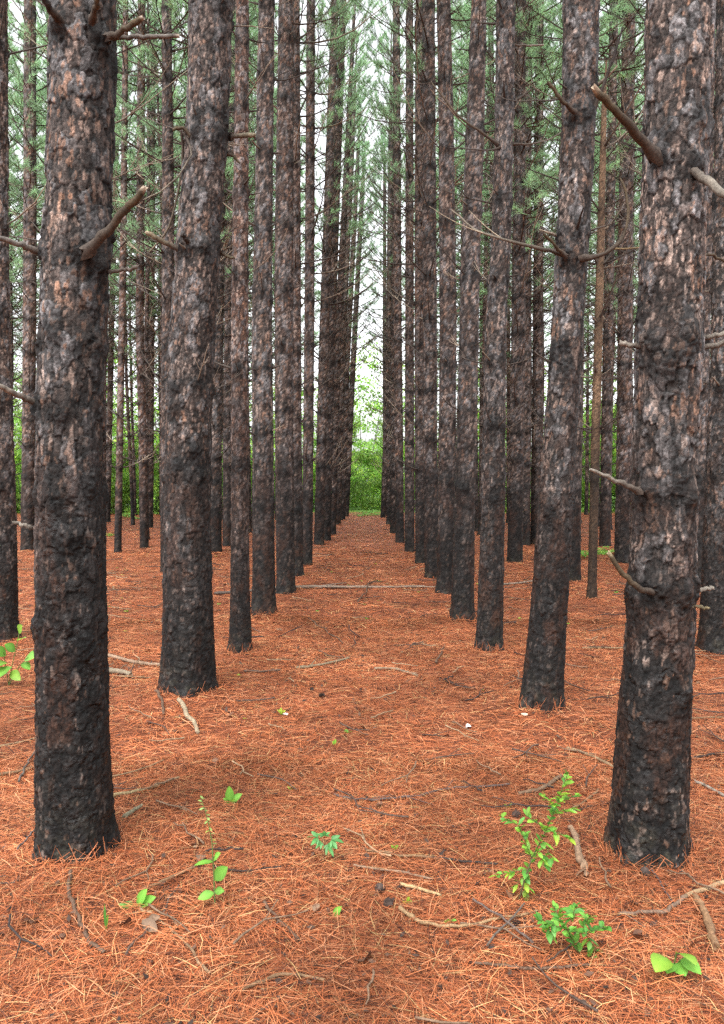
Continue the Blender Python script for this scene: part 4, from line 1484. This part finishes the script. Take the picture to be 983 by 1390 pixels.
BUSH = [bush_meshes(71, 2.0, 1.5, 3000, .12), bush_meshes(72, 2.6, 1.7, 3600, .13), bush_meshes(73, 1.5, 1.3, 2400, .11)]
SAP = [bush_meshes(81, 7.5, 2.0, 3400, .17), bush_meshes(82, 9.5, 2.4, 4000, .19), bush_meshes(83, 6.5, 1.9, 2800, .16)]


def put_bush(v, x, y, s, label, name, cat, group):
    root = empty(name, (x, y, g1(x, y) - .03), label, cat, group)
    root.rotation_euler = (0, 0, R.uniform(0, 6.28))
    root.scale = (s, s, s * R.uniform(.85, 1.15))
    link('stems', v[0], None, root)
    link('foliage', v[1], None, root)


put_bush(BUSH[1], -.9, 42.2, 1.0, 'bright green bush closing the left half of the path end', 'bush', 'bush', 'bushes beyond the pines')
put_bush(BUSH[0], 1.2, 42.8, .95, 'bright green bush closing the right half of the path end', 'bush', 'bush', 'bushes beyond the pines')
put_bush(BUSH[1], .3, 45.5, 1.45, 'taller bright bush right behind the two bushes at the path end', 'bush', 'bush', 'bushes beyond the pines')
put_bush(SAP[1], -1.6, 49, .88, 'slim leafy tree in the gap at the path end, standing left', 'broadleaf_tree', 'tree', 'broadleaf trees beyond the pines')
put_bush(SAP[0], 1.9, 51, 1.0, 'slim leafy tree in the gap at the path end, standing right', 'broadleaf_tree', 'tree', 'broadleaf trees beyond the pines')
k = 0
for X in np.arange(-26, 27, 1.9):
    edge = (37.5 if X < -4 else 40 if X > 4 else 42)
    for row in range(2):
        x, y = X + R.normal(0, .5) + row * .9, edge + row * 3.2 + R.uniform(0, 1.6)
        if abs(x) < 2.4 and y < 46:
            continue
        side = 'left' if x < 0 else 'right'
        put_bush(BUSH[k % 3], x, y, R.uniform(.9, 1.9), f'bright green bush glimpsed between the pines at the far {side}', 'bush', 'bush', f'bushes beyond the pines on the {side}')
        k += 1
for X in np.arange(-30, 31, 2.6):
    for row in range(2):
        x, y = X + R.normal(0, .8) + row * 1.2, (43 if abs(X) > 4 else 53) + row * 6 + R.uniform(0, 4)
        if abs(x) < 3 and y < 52:
            continue
        side = 'left' if x < 0 else 'right'
        put_bush(SAP[k % 3], x, y, R.uniform(.85, 1.2), f'slim leafy green tree glimpsed between the pines at the far {side}', 'broadleaf_tree', 'tree', f'broadleaf trees beyond the pines on the {side}')
        k += 1

# ------------------------------------------------------------------ light, sky, camera
W = bpy.data.worlds.new('World')
S.world = W
W.use_nodes = True
N, L = W.node_tree.nodes, W.node_tree.links
sky = N.new('ShaderNodeTexSky')
sky.sky_type = 'NISHITA'
sky.sun_disc = False
SUN_EL, SUN_ROT = math.radians(58), math.radians(200)
sky.sun_elevation = SUN_EL
sky.sun_rotation = SUN_ROT
sky.dust_density = 4.0
hs = N.new('ShaderNodeHueSaturation')          # overcast: the blue is veiled by cloud
hs.inputs['Saturation'].default_value = 0.12
hs.inputs['Value'].default_value = 3.9
L.new(sky.outputs[0], hs.inputs['Color'])
L.new(hs.outputs[0], N['Background'].inputs['Color'])
N['Background'].inputs['Strength'].default_value = 0.15

sd = bpy.data.lights.new('sun', 'SUN')
sd.energy = 1.3
sd.angle = math.radians(25)
sd.color = (1, .96, .9)
so = bpy.data.objects.new('sun', sd)
C.objects.link(so)
dirv = Vector((math.sin(SUN_ROT) * math.cos(SUN_EL), math.cos(SUN_ROT) * math.cos(SUN_EL), math.sin(SUN_EL)))
so.rotation_euler = dirv.to_track_quat('Z', 'Y').to_euler()
so.location = (0, 0, 30)

cd = bpy.data.cameras.new('camera')
cd.sensor_fit = 'VERTICAL'
cd.sensor_height = 36
cd.sensor_width = 36
cd.lens = F / 1390 * 36
cd.clip_start = .05
cd.clip_end = 2000
co = bpy.data.objects.new('camera', cd)
C.objects.link(co)
co.location = (0, 0, CAMZ)
co.rotation_euler = (PI / 2 - PITCH, 0, 0)
S.camera = co

S.render.engine = 'CYCLES'
S.cycles.use_denoising = False
S.cycles.max_bounces = 6
S.cycles.diffuse_bounces = 4
S.cycles.transmission_bounces = 4
S.view_settings.view_transform = 'Standard'
S.view_settings.look = 'None'
S.view_settings.exposure = 0
S.view_settings.gamma = 1
